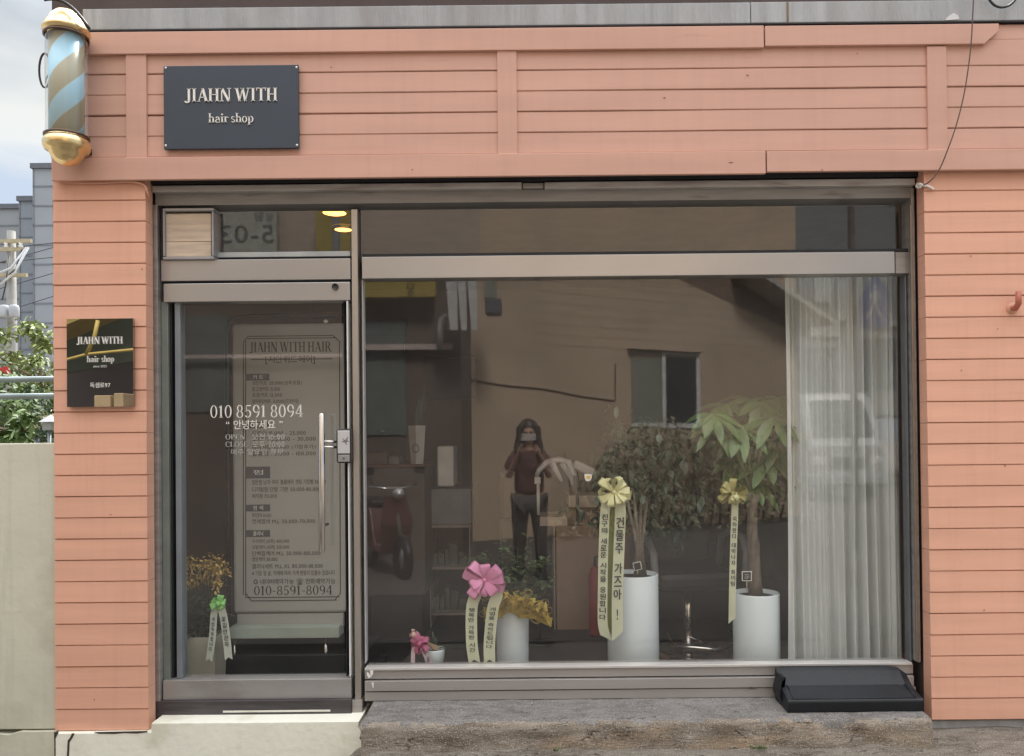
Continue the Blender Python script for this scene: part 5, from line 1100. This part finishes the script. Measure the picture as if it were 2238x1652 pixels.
def wq(mb_, px0, py0, px1, py1, off, th):     # a panel on that wall, rising to its own height
    a, za_ = wall_pt(px0, py0, off); b, zb2 = wall_pt(px1, py1, off); c = (a + b) / 2; n3 = Vector((nn.x, nn.y, 0)); u3 = Vector((u.x, u.y, 0))
    mb_.obox(Vector((c.x, c.y, (za_ + zb2) / 2)) + n3 * th / 2, u3 * (b - a).length / 2, n3 * th / 2, Vector((0, 0, abs(za_ - zb2) / 2))); return mb_
m_ = MB(); u3 = Vector((u.x, u.y, 0)); n3 = Vector((nn.x, nn.y, 0)); Lw = 9.3
m_.obox(Vector((A.x, A.y, 4.1)) + u3 * Lw / 2 + n3 * 2.5, u3 * Lw / 2, n3 * 2.5, Vector((0, 0, 4.3))); m_.build('wall', HW, oh)
m_ = MB(); wq(m_, 1380, 780, 1450, 926, -.012, .03); m_.build('window_pane', mat('frosted_pane', (.27, .28, .23, 1), .35), oh)
m_ = MB(); wq(m_, 1456, 780, 1522, 926, -.012, .03); m_.build('window_pane', mat('dark_pane', (.03, .035, .04, 1), .1), oh)
m_ = MB()
for r_ in ((1447, 774, 1456, 932), (1522, 774, 1531, 934), (1447, 769, 1531, 778), (1447, 925, 1531, 935), (1380, 925, 1447, 932), (1380, 771, 1447, 776)): wq(m_, *r_, -.035, .03)
m_.build('window_frame', mat('white_window_frame', (.75, .75, .72, 1), .5), oh)
m_ = MB(); wq(m_, 1378, 763, 1534, 770, -.10, .1); m_.build('window_hood', mat('dark_hood', (.09, .055, .045, 1), .7), oh)
m_ = MB()
for k in range(9): z = 3.0 + k * .17; m_.obox(Vector((A.x, A.y, z)) + u3 * (Lw * .68) - n3 * .0015, u3 * Lw * .31, n3 * .0015, Vector((0, 0, .006)))
m_.build('siding_lines', mat('wall_groove', (.50, .38, .275, 1), .8), oh)
m_ = MB(); a, z0 = wall_pt(1596, 598); b, z1_ = wall_pt(1770, 712)
m_.obox(Vector(((a.x + b.x) / 2, (a.y + b.y) / 2, (z0 + z1_) / 2)) - n3 * .3, (Vector((b.x, b.y, z1_)) - Vector((a.x, a.y, z0))) / 2, n3 * .3, Vector((0, 0, .05))); m_.build('roof_edge', mat('pale_bargeboard', (.5, .46, .42, 1), .7), oh)
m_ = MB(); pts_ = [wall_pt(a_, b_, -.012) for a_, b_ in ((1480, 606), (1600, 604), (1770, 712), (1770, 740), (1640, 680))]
m_.add([(p.x, p.y, z) for p, z in pts_], [tuple(range(5))]); m_.build('soffit_shade_board', mat('shaded_soffit', (.22, .16, .12, 1), .8), oh)  # flat board on the wall, shade under the eaves put into its colour
m_ = MB(); pts_ = [wall_pt(a_, b_, -.01) for a_, b_ in ((1020, 828), (1100, 842), (1190, 850), (1270, 866), (1345, 876), (1345, 850), (1345, 795))]
m_.tube([(p.x, p.y, z) for p, z in pts_], .012, 6); m_.build('wall_cable', mat('thin_brown_cable', (.12, .08, .06, 1), .7), oh)
oh2 = thing('brown_house', 'dark brown house beside the beige one across the street', 'building')
yb3 = -5.9
m_ = MB(); m_.box(-12, MR(1010, 700, yb3)[0] - .02, yb3 - 5, yb3, -.6, 7.5); m_.build('wall', mat('dark_brown_render', (.165, .13, .11, 1), .85, var=.12, scale=.8), oh2)
m_ = MB(); m_.box(-11, MR(1012, 600, yb3)[0] + .22, yb3 + .0, yb3 + .04, MR(700, 603, yb3)[1], 7.4); m_.build('upper_wall', mat('upper_storey_render', (.47, .38, .31, 1), .85, var=.05, scale=.6), oh2)
def rq(mb_, px0, py0, px1, py1, y0, th): a = MR(px0, py0, y0); b = MR(px1, py1, y0); return mb_.box(a[0], b[0], y0, y0 - th, b[1], a[1])
m_ = MB(); rq(m_, 800, 705, 888, 950, yb3 + .02, .03); rq(m_, 410, 690, 500, 900, yb3 + .02, .03); m_.build('doorway', mat('grey_green_door', (.16, .18, .17, 1), .6), oh2)
m_ = MB(); rq(m_, 780, 753, 988, 763, yb3 + .12, .08); rq(m_, 380, 776, 760, 780, yb3 + .12, .04); m_.build('gutter', mat('pink_white_gutter', (.62, .5, .46, 1), .5), oh2)
# street signs over there
hd = thing('hedge', 'dark green hedge against the beige house across the street', 'hedge')
m_ = MB(); rnd = random.Random(77)
for k in range(3600):
    px_ = rnd.uniform(1215, 1770); e_ = min(1, max(0, (px_ - 1215) / 150)); tp = 1185 - 235 * (.15 + .85 * e_) - 40 * noise.noise((px_ * .02, 0, 0)); py_ = rnd.uniform(tp, 1195) if rnd.random() < .82 else tp + rnd.gauss(0, 14)
    p_, z_ = wall_pt_fast(px_, py_, -rnd.uniform(.05, .75)); m_.leaf((p_.x, p_.y, z_), (rnd.gauss(0, 1), rnd.gauss(.3, 1), rnd.gauss(.1, .7)), (rnd.gauss(0, .3), .3, 1), rnd.uniform(.06, .14), .05, .3)
m_.build('foliage', mat('hedge_leaf', (.32, .30, .20, 1), .7, var=.5, scale=2), hd)
m_ = MB()
for k in range(26):
    a, za = wall_pt(1250 + 19 * k, 1170, -.4); b, zb_2 = wall_pt(1240 + 20 * k + rnd.uniform(-20, 20), 1000 + rnd.uniform(-20, 40), -.4); m_.tube([(a.x, a.y, 0), ((a.x + b.x) / 2 + .05, (a.y + b.y) / 2, zb_2 * .5), (b.x, b.y, zb_2)], [.02, .014, .006], 5)
m_.build('branches', mat('dark_twigs', (.05, .045, .035, 1), .9), hd)
ysg = thing('yellow_street_sign', 'long yellow signboard with dark letters on the brown house across the street', 'sign')
YL = mat('yellow_sign_board', (.42, .32, .09, 1), .5); yq = yb3 + .25
m_ = MB(); rq(m_, 790, 612, 952, 648, yq, .12); m_.build('board', YL, ysg)
m_ = MB(); a = MR(905, 618, yq + .004); b = MR(888, 645, yq + .004); plain(m_, '당', a[0], b[0], b[1], a[1], yq + .004); m_.build('board_letter', BLACKTX, ysg)
# letters must read rightly from the shop side, so turn them round
def turned(mb_, cx): mb_.v = [(2 * cx - v[0], v[1], v[2]) for v in mb_.v]; return mb_
yg2 = thing('yellow_pillar_sign', 'tall yellow and grey banded sign high on the brown house', 'sign')
m_ = MB(); rq(m_, 690, 440, 726, 552, yq + .1, .1); rq(m_, 742, 440, 766, 552, yq + .1, .1); m_.build('yellow_band', YL, yg2); m_ = MB(); rq(m_, 726, 440, 742, 552, yq + .09, .08); m_.build('grey_band', GC, yg2)
wsn = thing('white_number_sign', 'white signboard with a phone number high on the brown house', 'sign')
WS = mat('dull_white_sign', (.42, .42, .36, 1), .5); m_ = MB(); rq(m_, 475, 440, 605, 550, yq, .1); m_.build('board', WS, wsn)
m_ = MB(); a = MR(480, 492, yq + .004); b = MR(598, 530, yq + .004); plain(m_, '5-030', a[0] - .2, b[0], b[1], a[1], yq + .004, bold=.01); turned(m_, (a[0] + b[0]) / 2 - .1)
a = MR(555, 462, yq + .004); b = MR(600, 482, yq + .004); mm_ = MB(); plain(mm_, '상담', a[0], b[0], b[1], a[1], yq + .004); turned(mm_, (a[0] + b[0]) / 2); m_.add(mm_.v, mm_.f); m_.build('board_writing', mat('grey_print', (.14, .14, .13, 1), .6), wsn)
aw = thing('yellow_awning', 'sloping yellow awning at the far left across the street', 'awning')
ya = -5.2; MQ = lambda a_, b_, y_: P(a_, b_, 2 * YQ - y_); m_ = MB(); pts_ = [MQ(*q, ya) for q in ((60, 640), (300, 560), (300, 680), (262, 697), (145, 745), (60, 775))]; m_.prism(pts_, ya, ya + .5); m_.build('awning_cloth', YL, aw)
m_ = MB(); yp_ = ya + .6
def q3(a_, b_, y_): q = MQ(a_, b_, y_); return (q[0], y_, q[1])
m_.tube([q3(100, 797, yp_), q3(145, 786, yp_), (q3(190, 774, yp_)), q3(292, 764, yp_), q3(330, 762, yp_)], .016, 8); m_.tube([q3(189, 774, yp_), q3(206, 738, yp_), q3(214, 700, yp_)], .022, 8)
m_.build('awning_pole', mat('mustard_paint', (.62, .45, .12, 1), .5), aw)
m_ = MB(); m_.prism([q3(100, 815, ya)[::2], q3(330, 772, ya)[::2], q3(330, 640, ya)[::2], q3(100, 640, ya)[::2]], ya - .3, ya - .25); m_.build('awning_back', mat('olive_shade_cloth', (.16, .18, .12, 1), .7), aw)
for lab, (a_, b_, c_, d_) in (('tan cardboard box under the awning opposite, its top sloping', (205, 864, 241, 905)), ('pale square box with a round mark under the awning opposite', (248, 859, 269, 900))):
    t = thing('display_box', lab, 'box'); t1, t2 = MQ(a_, b_, ya + .4), MQ(c_, d_, ya + .4)
    MB().box(t1[0], t2[0], ya, ya + .4, t2[1], t1[1]).build('box', mat('tan_card', (.5, .36, .2, 1), .7), t, bevel=.01)
    MB().box(t1[0], t2[0], ya + .02, ya + .38, 0, t2[1]).build('stand', GC, t)
sh = thing('white_shutter_boards', 'three white vertical boards hung high beside the beige house', 'shutter')
y = yb3 + .5
for k, (q0, q1) in enumerate(((975, 1002), (1000, 1022), (1022, 1045))):
    m_ = MB(); a = MR(q0 + 1 - 2, 600, y); b = MR(q1 - 3, 600, y); c = MR(q0 + 9, 722, y); d_ = MR(q1 - 1, 722, y); m_.prism([a, b, d_, c], y, y + .05); m_.build('board', mat('dull_white_board', (.62, .6, .57, 1), .6), sh)
MB().box(MR(978, 600, y)[0], MR(1042, 600, y)[0], y - .08, y - .001, MR(1000, 604, y)[1] - .05, MR(1000, 604, y)[1]).build('hanger', FRM, sh)
ac = thing('grey_meter_box', 'grey box on a short green pipe high on the beige house', 'box')
m_ = MB(); rq(m_, 1060, 652, 1096, 686, -6.9, .25); m_.build('casing', mat('grey_casing', (.13, .135, .15, 1), .5), ac, bevel=.02); m_ = MB(); rq(m_, 1057, 600, 1085, 650, -6.95, .2); m_.build('pipe_cover', mat('pale_green_cover', (.33, .35, .28, 1), .5), ac)
pp = thing('bent_pipe', 'pale bent drain pipe on the brown house', 'pipe')
y = yb3 + .2; m_ = MB(); m_.tube([MR(a_, b_, y)[:1] + (y,) + MR(a_, b_, y)[1:] for a_, b_ in ((962, 765), (962, 715), (965, 700), (975, 692), (992, 690))], .04, 10); m_.build('pipe', mat('pale_pipe', (.5, .46, .42, 1), .5), pp)
# crossing sign on its pole
cs = thing('crossing_sign', 'blue pedestrian crossing sign on a brown pole across the street', 'sign')
ycs = -6.4; a = MR(1863, 700, ycs); cs.location = (0, 0, 0)
m_ = MB(); m_.tube([(a[0], ycs, -.1), (a[0], ycs, 4.6)], .045, 12); m_.build('pole', mat('brown_pole', (.085, .06, .05, 1), .6), cs)
m_ = MB(); m_.prism([MR(*q, ycs + .1) for q in ((1912, 596), (1945, 640), (1945, 716), (1880, 718), (1878, 655))], ycs + .08, ycs + .1); m_.build('sign_plate', mat('deep_blue_sign', (.03, .05, .20, 1), .4), cs)
m_ = MB()
for q in (((1912, 620), (1917, 626), (1912, 632), (1907, 626)), ((1908, 634), (1917, 634), (1918, 662), (1907, 662)), ((1908, 660), (1912, 662), (1905, 685), (1893, 698), (1891, 693), (1901, 680)), ((1913, 660), (1918, 660), (1922, 678), (1927, 690), (1923, 692), (1917, 680)), ((1907, 636), (1910, 640), (1902, 655), (1899, 651)), ((1916, 636), (1919, 634), (1926, 650), (1923, 654))): m_.prism([MR(*p_, ycs + .105) for p_ in q], ycs + .1, ycs + .106)
m_.build('walking_figure', mat('dull_white_figure', (.4, .4, .4, 1), .6), cs)
a = MR(1900, 700, ycs); MB().box(MR(1863, 690, ycs)[0], MR(1920, 690, ycs)[0], ycs - .02, ycs + .06, MR(1900, 668, ycs)[1], MR(1900, 663, ycs)[1]).build('bracket', GC, cs)
# far buildings seen past the beige house, van
fb = thing('pale_shop_block', 'pale block with white signboards behind the crossing sign', 'building')
yf = -19.0; m_ = MB(); rq(m_, 1745, 560, 2150, 905, yf, 5); m_.build('wall', mat('pale_grey_render', (.22, .22, .215, 1), .8, var=.1, scale=.5), fb)
m_ = MB(); rq(m_, 1770, 700, 1835, 735, yf + .1, .1); rq(m_, 1900, 700, 1990, 712, yf + .1, .1); rq(m_, 1830, 610, 1850, 700, yf + .1, .1); rq(m_, 1780, 600, 1815, 660, yf + .1, .1); m_.build('signboard', mat('dull_signboard', (.42, .42, .4, 1), .6), fb)
m_ = MB(); rq(m_, 1765, 760, 1830, 870, yf + .05, .05); rq(m_, 1880, 740, 1960, 850, yf + .05, .05); m_.build('window', mat('dark_pane2', (.04, .05, .055, 1), .15), fb)
gt = thing('grey_tower', 'tall dark grey building far across the street behind the pale block', 'building')
m_ = MB(); rq(m_, 1650, 300, 2300, 900, -26.0, 6); m_.build('wall', mat('dark_grey_render', (.22, .225, .225, 1), .8, var=.1, scale=.3), gt)
vn = thing('white_van', 'white minibus parked across the street, mirrored on the curtain', 'van')
yv = -14.6; WV = mat('white_van_paint', (.36, .36, .355, 1), .3, coat=.5); a = MR(1762, 852, yv); b = MR(1940, 852, yv); zt3 = a[1]
x0_, x1_ = a[0], b[0]
m_ = MB(); secs = []
for (yy, zlo, zhi, ins) in ((yv + .0, .35, 1.25, .06), (yv - .25, .3, 1.45, .0), (yv - .8, .3, zt3 - .05, .05), (yv - 1.4, .3, zt3, .06), (yv - 4.2, .3, zt3, .06), (yv - 4.4, .4, zt3 - .12, .1)):
    secs.append([(x0_ + ins, yy, zlo), (x1_ - ins, yy, zlo), (x1_ - .01, yy, (zlo + zhi) / 2), (x1_ - ins - .05, yy, zhi - .08), (x1_ - ins - .2, yy, zhi), (x0_ + ins + .2, yy, zhi), (x0_ + ins + .05, yy, zhi - .08), (x0_ + .01, yy, (zlo + zhi) / 2)])
loft(m_, secs); m_.build('body', WV, vn, bevel=.04)
m_ = MB(); m_.add([(x0_ + .22, yv - .20, 1.5), (x1_ - .22, yv - .20, 1.5), (x1_ - .32, yv - .68, zt3 - .22), (x0_ + .32, yv - .68, zt3 - .22)], [(0, 1, 2, 3)]); m_.build('windscreen', mat('dark_windscreen', (.03, .04, .045, 1), .08), vn)
for s_ in (x0_ + .3, x1_ - .3): MB().box(s_ - .16, s_ + .16, yv + .0, yv + .02, .8, .98).build('headlight', WHITEAL, vn, bevel=.02)
MB().box(x0_ + .55, x1_ - .55, yv + .0, yv + .03, .72, .98).build('grille', FRM, vn); MB().box(x0_ + .03, x1_ - .03, yv - .1, yv + .06, .34, .56).build('bumper', GC, vn, bevel=.03)
for xx in (x0_ + .12, x1_ - .12):
    for yy in (yv - .9, yv - 3.4):
        w_ = MB(); w_.lathe([(0, -.1), (.2, -.1), (.33, -.1), (.34, -.06), (.34, .06), (.33, .1), (0, .1)], n=24); o = w_.build('wheel', FRM, vn, loc=(xx, yy, .30)); o.rotation_euler = (0, R(90), 0)
# road line
m_ = MB(); q0, q1 = Vector((-3.2, -2.2)), Vector((9.5, -12.2)); dd = (q1 - q0).normalized(); ss = Vector((-dd.y, dd.x)) * .06
zz = lambda p: gz(0, p.y) + .018
m_.add([(q0.x - ss.x, q0.y - ss.y, zz(q0)), (q0.x + ss.x, q0.y + ss.y, zz(q0)), (q1.x + ss.x, q1.y + ss.y, zz(q1)), (q1.x - ss.x, q1.y - ss.y, zz(q1))], [(0, 1, 2, 3)]); struct(m_.build('road_marking', mat('road_paint', (.22, .22, .21, 1), .7)))
# scooter
sc_ = thing('parked_scooter', 'dark red motor scooter parked across from the shop door', 'scooter')
sc_.location = (MR(848, 1100, -4.9)[0] - .05, -5.0, gz(0, -4.9) + .012); sc_.rotation_euler = (0, 0, R(62))
RD = mat('maroon_scooter_paint', (.10, .025, .02, 1), .25, coat=.6)
for xx in (-.6, .6):
    o = MB().lathe([(.12, -.03), (.2, -.045), (.24, -.04), (.25, 0), (.24, .04), (.2, .045), (.12, .03)], n=28).build('wheel', FRM, sc_, loc=(xx, 0, .25)); o.rotation_euler = (R(90), 0, 0)
    o2 = MB().lathe([(0, -.04), (.12, -.03), (.12, .03), (0, .04)], n=20).build('rim', CHROME, o)
m_ = MB(); loft(m_, [[(-.85, -.1, .55), (-.85, .1, .55), (-.85, .08, .72), (-.85, -.08, .72)], [(-.6, -.16, .42), (-.6, .16, .42), (-.6, .15, .78), (-.6, -.15, .78)], [(-.2, -.17, .3), (-.2, .17, .3), (-.2, .14, .76), (-.2, -.14, .76)], [(0, -.15, .26), (0, .15, .26), (0, .13, .32), (0, -.13, .32)], [(.32, -.15, .26), (.32, .15, .26), (.32, .14, .32), (.32, -.14, .32)]]); m_.build('body', RD, sc_, bevel=.03)
m_ = MB(); loft(m_, [[(.32, -.16, .28), (.32, .16, .28), (.36, .16, .28), (.36, -.16, .28)], [(.42, -.2, .6), (.42, .2, .6), (.47, .16, .6), (.47, -.16, .6)], [(.36, -.14, .92), (.36, .14, .92), (.43, .1, .92), (.43, -.1, .92)]]); m_.build('front_shield', RD, sc_, bevel=.02)
MB().box(-.75, -.15, -.13, .13, .765, .85).build('seat', BLKV, sc_, bevel=.04)
m_ = MB(); m_.tube([(.6, 0, .25), (.42, 0, .75), (.36, 0, 1.0)], .025); m_.tube([(.28, -.32, 1.03), (.36, -.1, 1.0), (.36, .1, 1.0), (.28, .32, 1.03)], .014); m_.build('handlebar', CHROME, sc_)
MB().lathe([(0, 0), (.07, 0), (.05, .06), (0, .08)], n=18).build('headlight', WHITEAL, sc_, loc=(.46, 0, .95)).rotation_euler = (0, R(90), 0)
for s_ in (-1, 1):
    m_ = MB(); m_.tube([(.33, s_ * .24, 1.02), (.34, s_ * .3, 1.16)], .006); m_.obox((.34, s_ * .3, 1.2), (.01, 0, 0), (0, .06, 0), (0, 0, .04)); m_.build('mirror', FRM, sc_)

# ================================================================== THE PHOTOGRAPHER
pr = thing('person', 'woman with long dark hair in rust top and dark trousers holding up a phone', 'person')
gp = gz(0, -4.4); pr.location = (0.0, -4.47, gp)
HS = .965
V = {'pel': (0, 0, .93, .135, .10), 'wst': (0, .0, 1.08, .13, .095), 'chs': (0, .0, 1.27, .165, .11), 'nk0': (0, -.01, 1.42, .07, .06), 'nk1': (0, .0, 1.48, .045, .045), 'hd0': (0, .03, 1.54, .065, .075), 'hd1': (0, .02, 1.62, .078, .09), 'hd2': (0, .01, 1.68, .06, .07),
     'shl': (-.16, 0, 1.38, .055, .05), 'shr': (.16, 0, 1.38, .055, .05), 'ell': (-.225, .10, 1.13, .042, .042), 'elr': (.225, .10, 1.13, .042, .042), 'wrl': (-.115, .27, 1.40, .026, .022), 'wrr': (.115, .27, 1.40, .026, .022), 'pml': (-.085, .30, 1.46, .03, .015), 'pmr': (.085, .30, 1.46, .03, .015),
     'hpl': (-.10, 0, .86, .095, .095), 'hpr': (.10, 0, .86, .095, .095), 'knl': (-.11, .02, .49, .06, .06), 'knr': (.12, .02, .49, .06, .06), 'akl': (-.11, -.02, .09, .04, .042), 'akr': (.13, -.02, .09, .04, .042), 'fol': (-.12, .08, .035, .042, .03), 'for': (.15, .08, .035, .042, .03), 'tol': (-.125, .15, .03, .035, .022), 'tor': (.165, .15, .03, .035, .022)}
E = ['pel wst', 'wst chs', 'chs nk0', 'nk0 nk1', 'nk1 hd0', 'hd0 hd1', 'hd1 hd2', 'chs shl', 'chs shr', 'shl ell', 'shr elr', 'ell wrl', 'elr wrr', 'wrl pml', 'wrr pmr', 'pel hpl', 'pel hpr', 'hpl knl', 'hpr knr', 'knl akl', 'knr akr', 'akl fol', 'akr for', 'fol tol', 'for tor']
for s_, sn in ((-1, 'l'), (1, 'r')):
    for k in range(4):
        b_ = (s_ * (.085 - .0), .312, 1.482 - k * .020); c_ = (s_ * .075, .335, 1.487 - k * .021); d_ = (s_ * .055, .342, 1.485 - k * .021)
        V[f'a{sn}{k}'] = (s_ * .088, .305, 1.485 - k * .018, .009, .009); V[f'b{sn}{k}'] = (*c_, .0085, .0085); V[f'c{sn}{k}'] = (*d_, .007, .007); E += [f'pm{sn} a{sn}{k}', f'a{sn}{k} b{sn}{k}', f'b{sn}{k} c{sn}{k}']
    V[f't{sn}0'] = (s_ * .07, .285, 1.425, .011, .011); V[f't{sn}1'] = (s_ * .045, .30, 1.44, .009, .009); E += [f'wr{sn} t{sn}0', f't{sn}0 t{sn}1']
def skin(name, keys, edges, m, grow=1.0, root=None, lvl=2):
    ks = list(keys); me = bpy.data.meshes.new(name); me.from_pydata([V[k][:3] for k in ks], [(ks.index(e.split()[0]), ks.index(e.split()[1])) for e in edges], [])
    o = bpy.data.objects.new(name, me); C.objects.link(o); o.parent = pr; md = o.modifiers.new('skin', 'SKIN'); md.use_smooth_shade = True
    if not me.skin_vertices: bpy.context.view_layer.update()
    if not me.skin_vertices:
        bm = bmesh.new(); bm.from_mesh(me); bm.verts.layers.skin.verify(); bm.to_mesh(me); bm.free()
    for i, k in enumerate(ks):
        sv = me.skin_vertices[0].data[i]; sv.radius = (V[k][3] * grow, V[k][4] * grow); sv.use_root = (k == (root or ks[0]))
    sb = o.modifiers.new('sub', 'SUBSURF'); sb.levels = lvl; sb.render_levels = lvl; me.materials.append(m); return o
SKIN = mat('skin', (.50, .30, .22, 1), .5, var=.05); HAIR = mat('dark_brown_hair', (.035, .02, .014, 1), .45, var=.3, scale=40, stretch=(6, 6, .6)); TOP = mat('rust_brown_cotton', (.125, .05, .042, 1), .85, var=.12, scale=9); TRS = mat('charcoal_trousers', (.085, .078, .072, 1), .8, var=.15)
skin('body', V.keys(), E, SKIN, root='pel')
V.update({'slv_l': (-.21, .075, 1.20, .075, .07), 'slv_r': (.21, .075, 1.20, .075, .07), 'hem': (0, 0, .90, .155, .12)})
skin('shirt', ['chs', 'wst', 'hem', 'nk0', 'shl', 'shr', 'slv_l', 'slv_r'], ['chs wst', 'wst hem', 'chs nk0', 'chs shl', 'chs shr', 'shl slv_l', 'shr slv_r'], TOP, 1.3, 'chs')
skin('trousers', ['pel', 'hpl', 'hpr', 'knl', 'knr', 'akl', 'akr'], ['pel hpl', 'pel hpr', 'hpl knl', 'hpr knr', 'knl akl', 'knr akr'], TRS, 1.32, 'pel')
m_ = MB()
for s_ in (-1, 1):     # hair: crown cap with two long locks
    m_.tube([(s_ * .01, -.02, 1.735), (s_ * .06, -.0, 1.72), (s_ * .094, .01, 1.66), (s_ * .105, .02, 1.56), (s_ * .125, .045, 1.46), (s_ * .115, .07, 1.36), (s_ * .105, .08, 1.28)], [.025, .034, .034, .036, .040, .034, .008], 12)
for k in range(9): a = math.pi * (k + .5) / 9; m_.tube([(.03 * math.cos(a), -.05 - .02 * math.sin(a), 1.715), (.09 * math.cos(a), -.075 * math.sin(a) - .01, 1.66), (.10 * math.cos(a), -.09 * math.sin(a), 1.5), (.11 * math.cos(a), -.10 * math.sin(a), 1.34)], [.045, .05, .042, .012], 10)
m_.lathe([(.112 * math.sin(a), .125 * math.cos(a)) for a in [math.pi * i / 10 for i in range(11)]], (0, -.045, 1.655), 24); m_.build('hair', HAIR, pr)
m_ = MB()
for s_ in (-1, 1): loft(m_, [[(s_ * .12 - .06, -.07, 0), (s_ * .12 + .06, -.07, 0), (s_ * .12 + .06, -.07, .12), (s_ * .12 - .06, -.07, .12)], [(s_ * .135 - .062, .1, 0), (s_ * .135 + .062, .1, 0), (s_ * .135 + .055, .1, .1), (s_ * .135 - .055, .1, .1)], [(s_ * .15 - .05, .24, 0), (s_ * .15 + .05, .24, 0), (s_ * .15 + .045, .22, .06), (s_ * .15 - .045, .22, .06)]])
m_.build('shoes', DARK, pr, bevel=.015)
m_ = MB()
for s_ in (-1, 1): m_.lathe([(0, .009), (.012, .006), (.015, 0), (.012, -.006), (0, -.009)], (s_ * .03, .098, 1.625), 12)
m_.build('eyes', mat('dark_eye', (.02, .015, .012, 1), .2), pr)
m_ = MB(); m_.tube([(0, .10, 1.635), (0, .122, 1.60), (0, .125, 1.592)], [.007, .012, .009], 8); m_.build('nose', SKIN, pr)
m_ = MB(); m_.tube([(-.022, .108, 1.565), (0, .115, 1.567), (.022, .108, 1.565)], [.003, .006, .003], 8); m_.build('mouth', mat('lips', (.40, .13, .11, 1), .4), pr)
ph = thing('phone', 'pale mobile phone held sideways in both hands of the woman', 'phone')
ph.location = (0, -4.135, ZC); MB().box(-.078, .078, -.004, .004, -.037, .037).build('case', mat('pale_phone_back', (.62, .56, .52, 1), .25), ph, bevel=.004)
for k in range(3): o = MB().lathe([(0, .002), (.006, .002), (.007, 0)], n=14).build('lens', FRM, ph, loc=(-.062, .0042, .022 - k * .018)); o.rotation_euler = (R(-90), 0, 0)
MB().box(-.074, .074, -.0055, -.0042, -.034, .034).build('screen', DARK, ph)
ph.location.y = -4.16
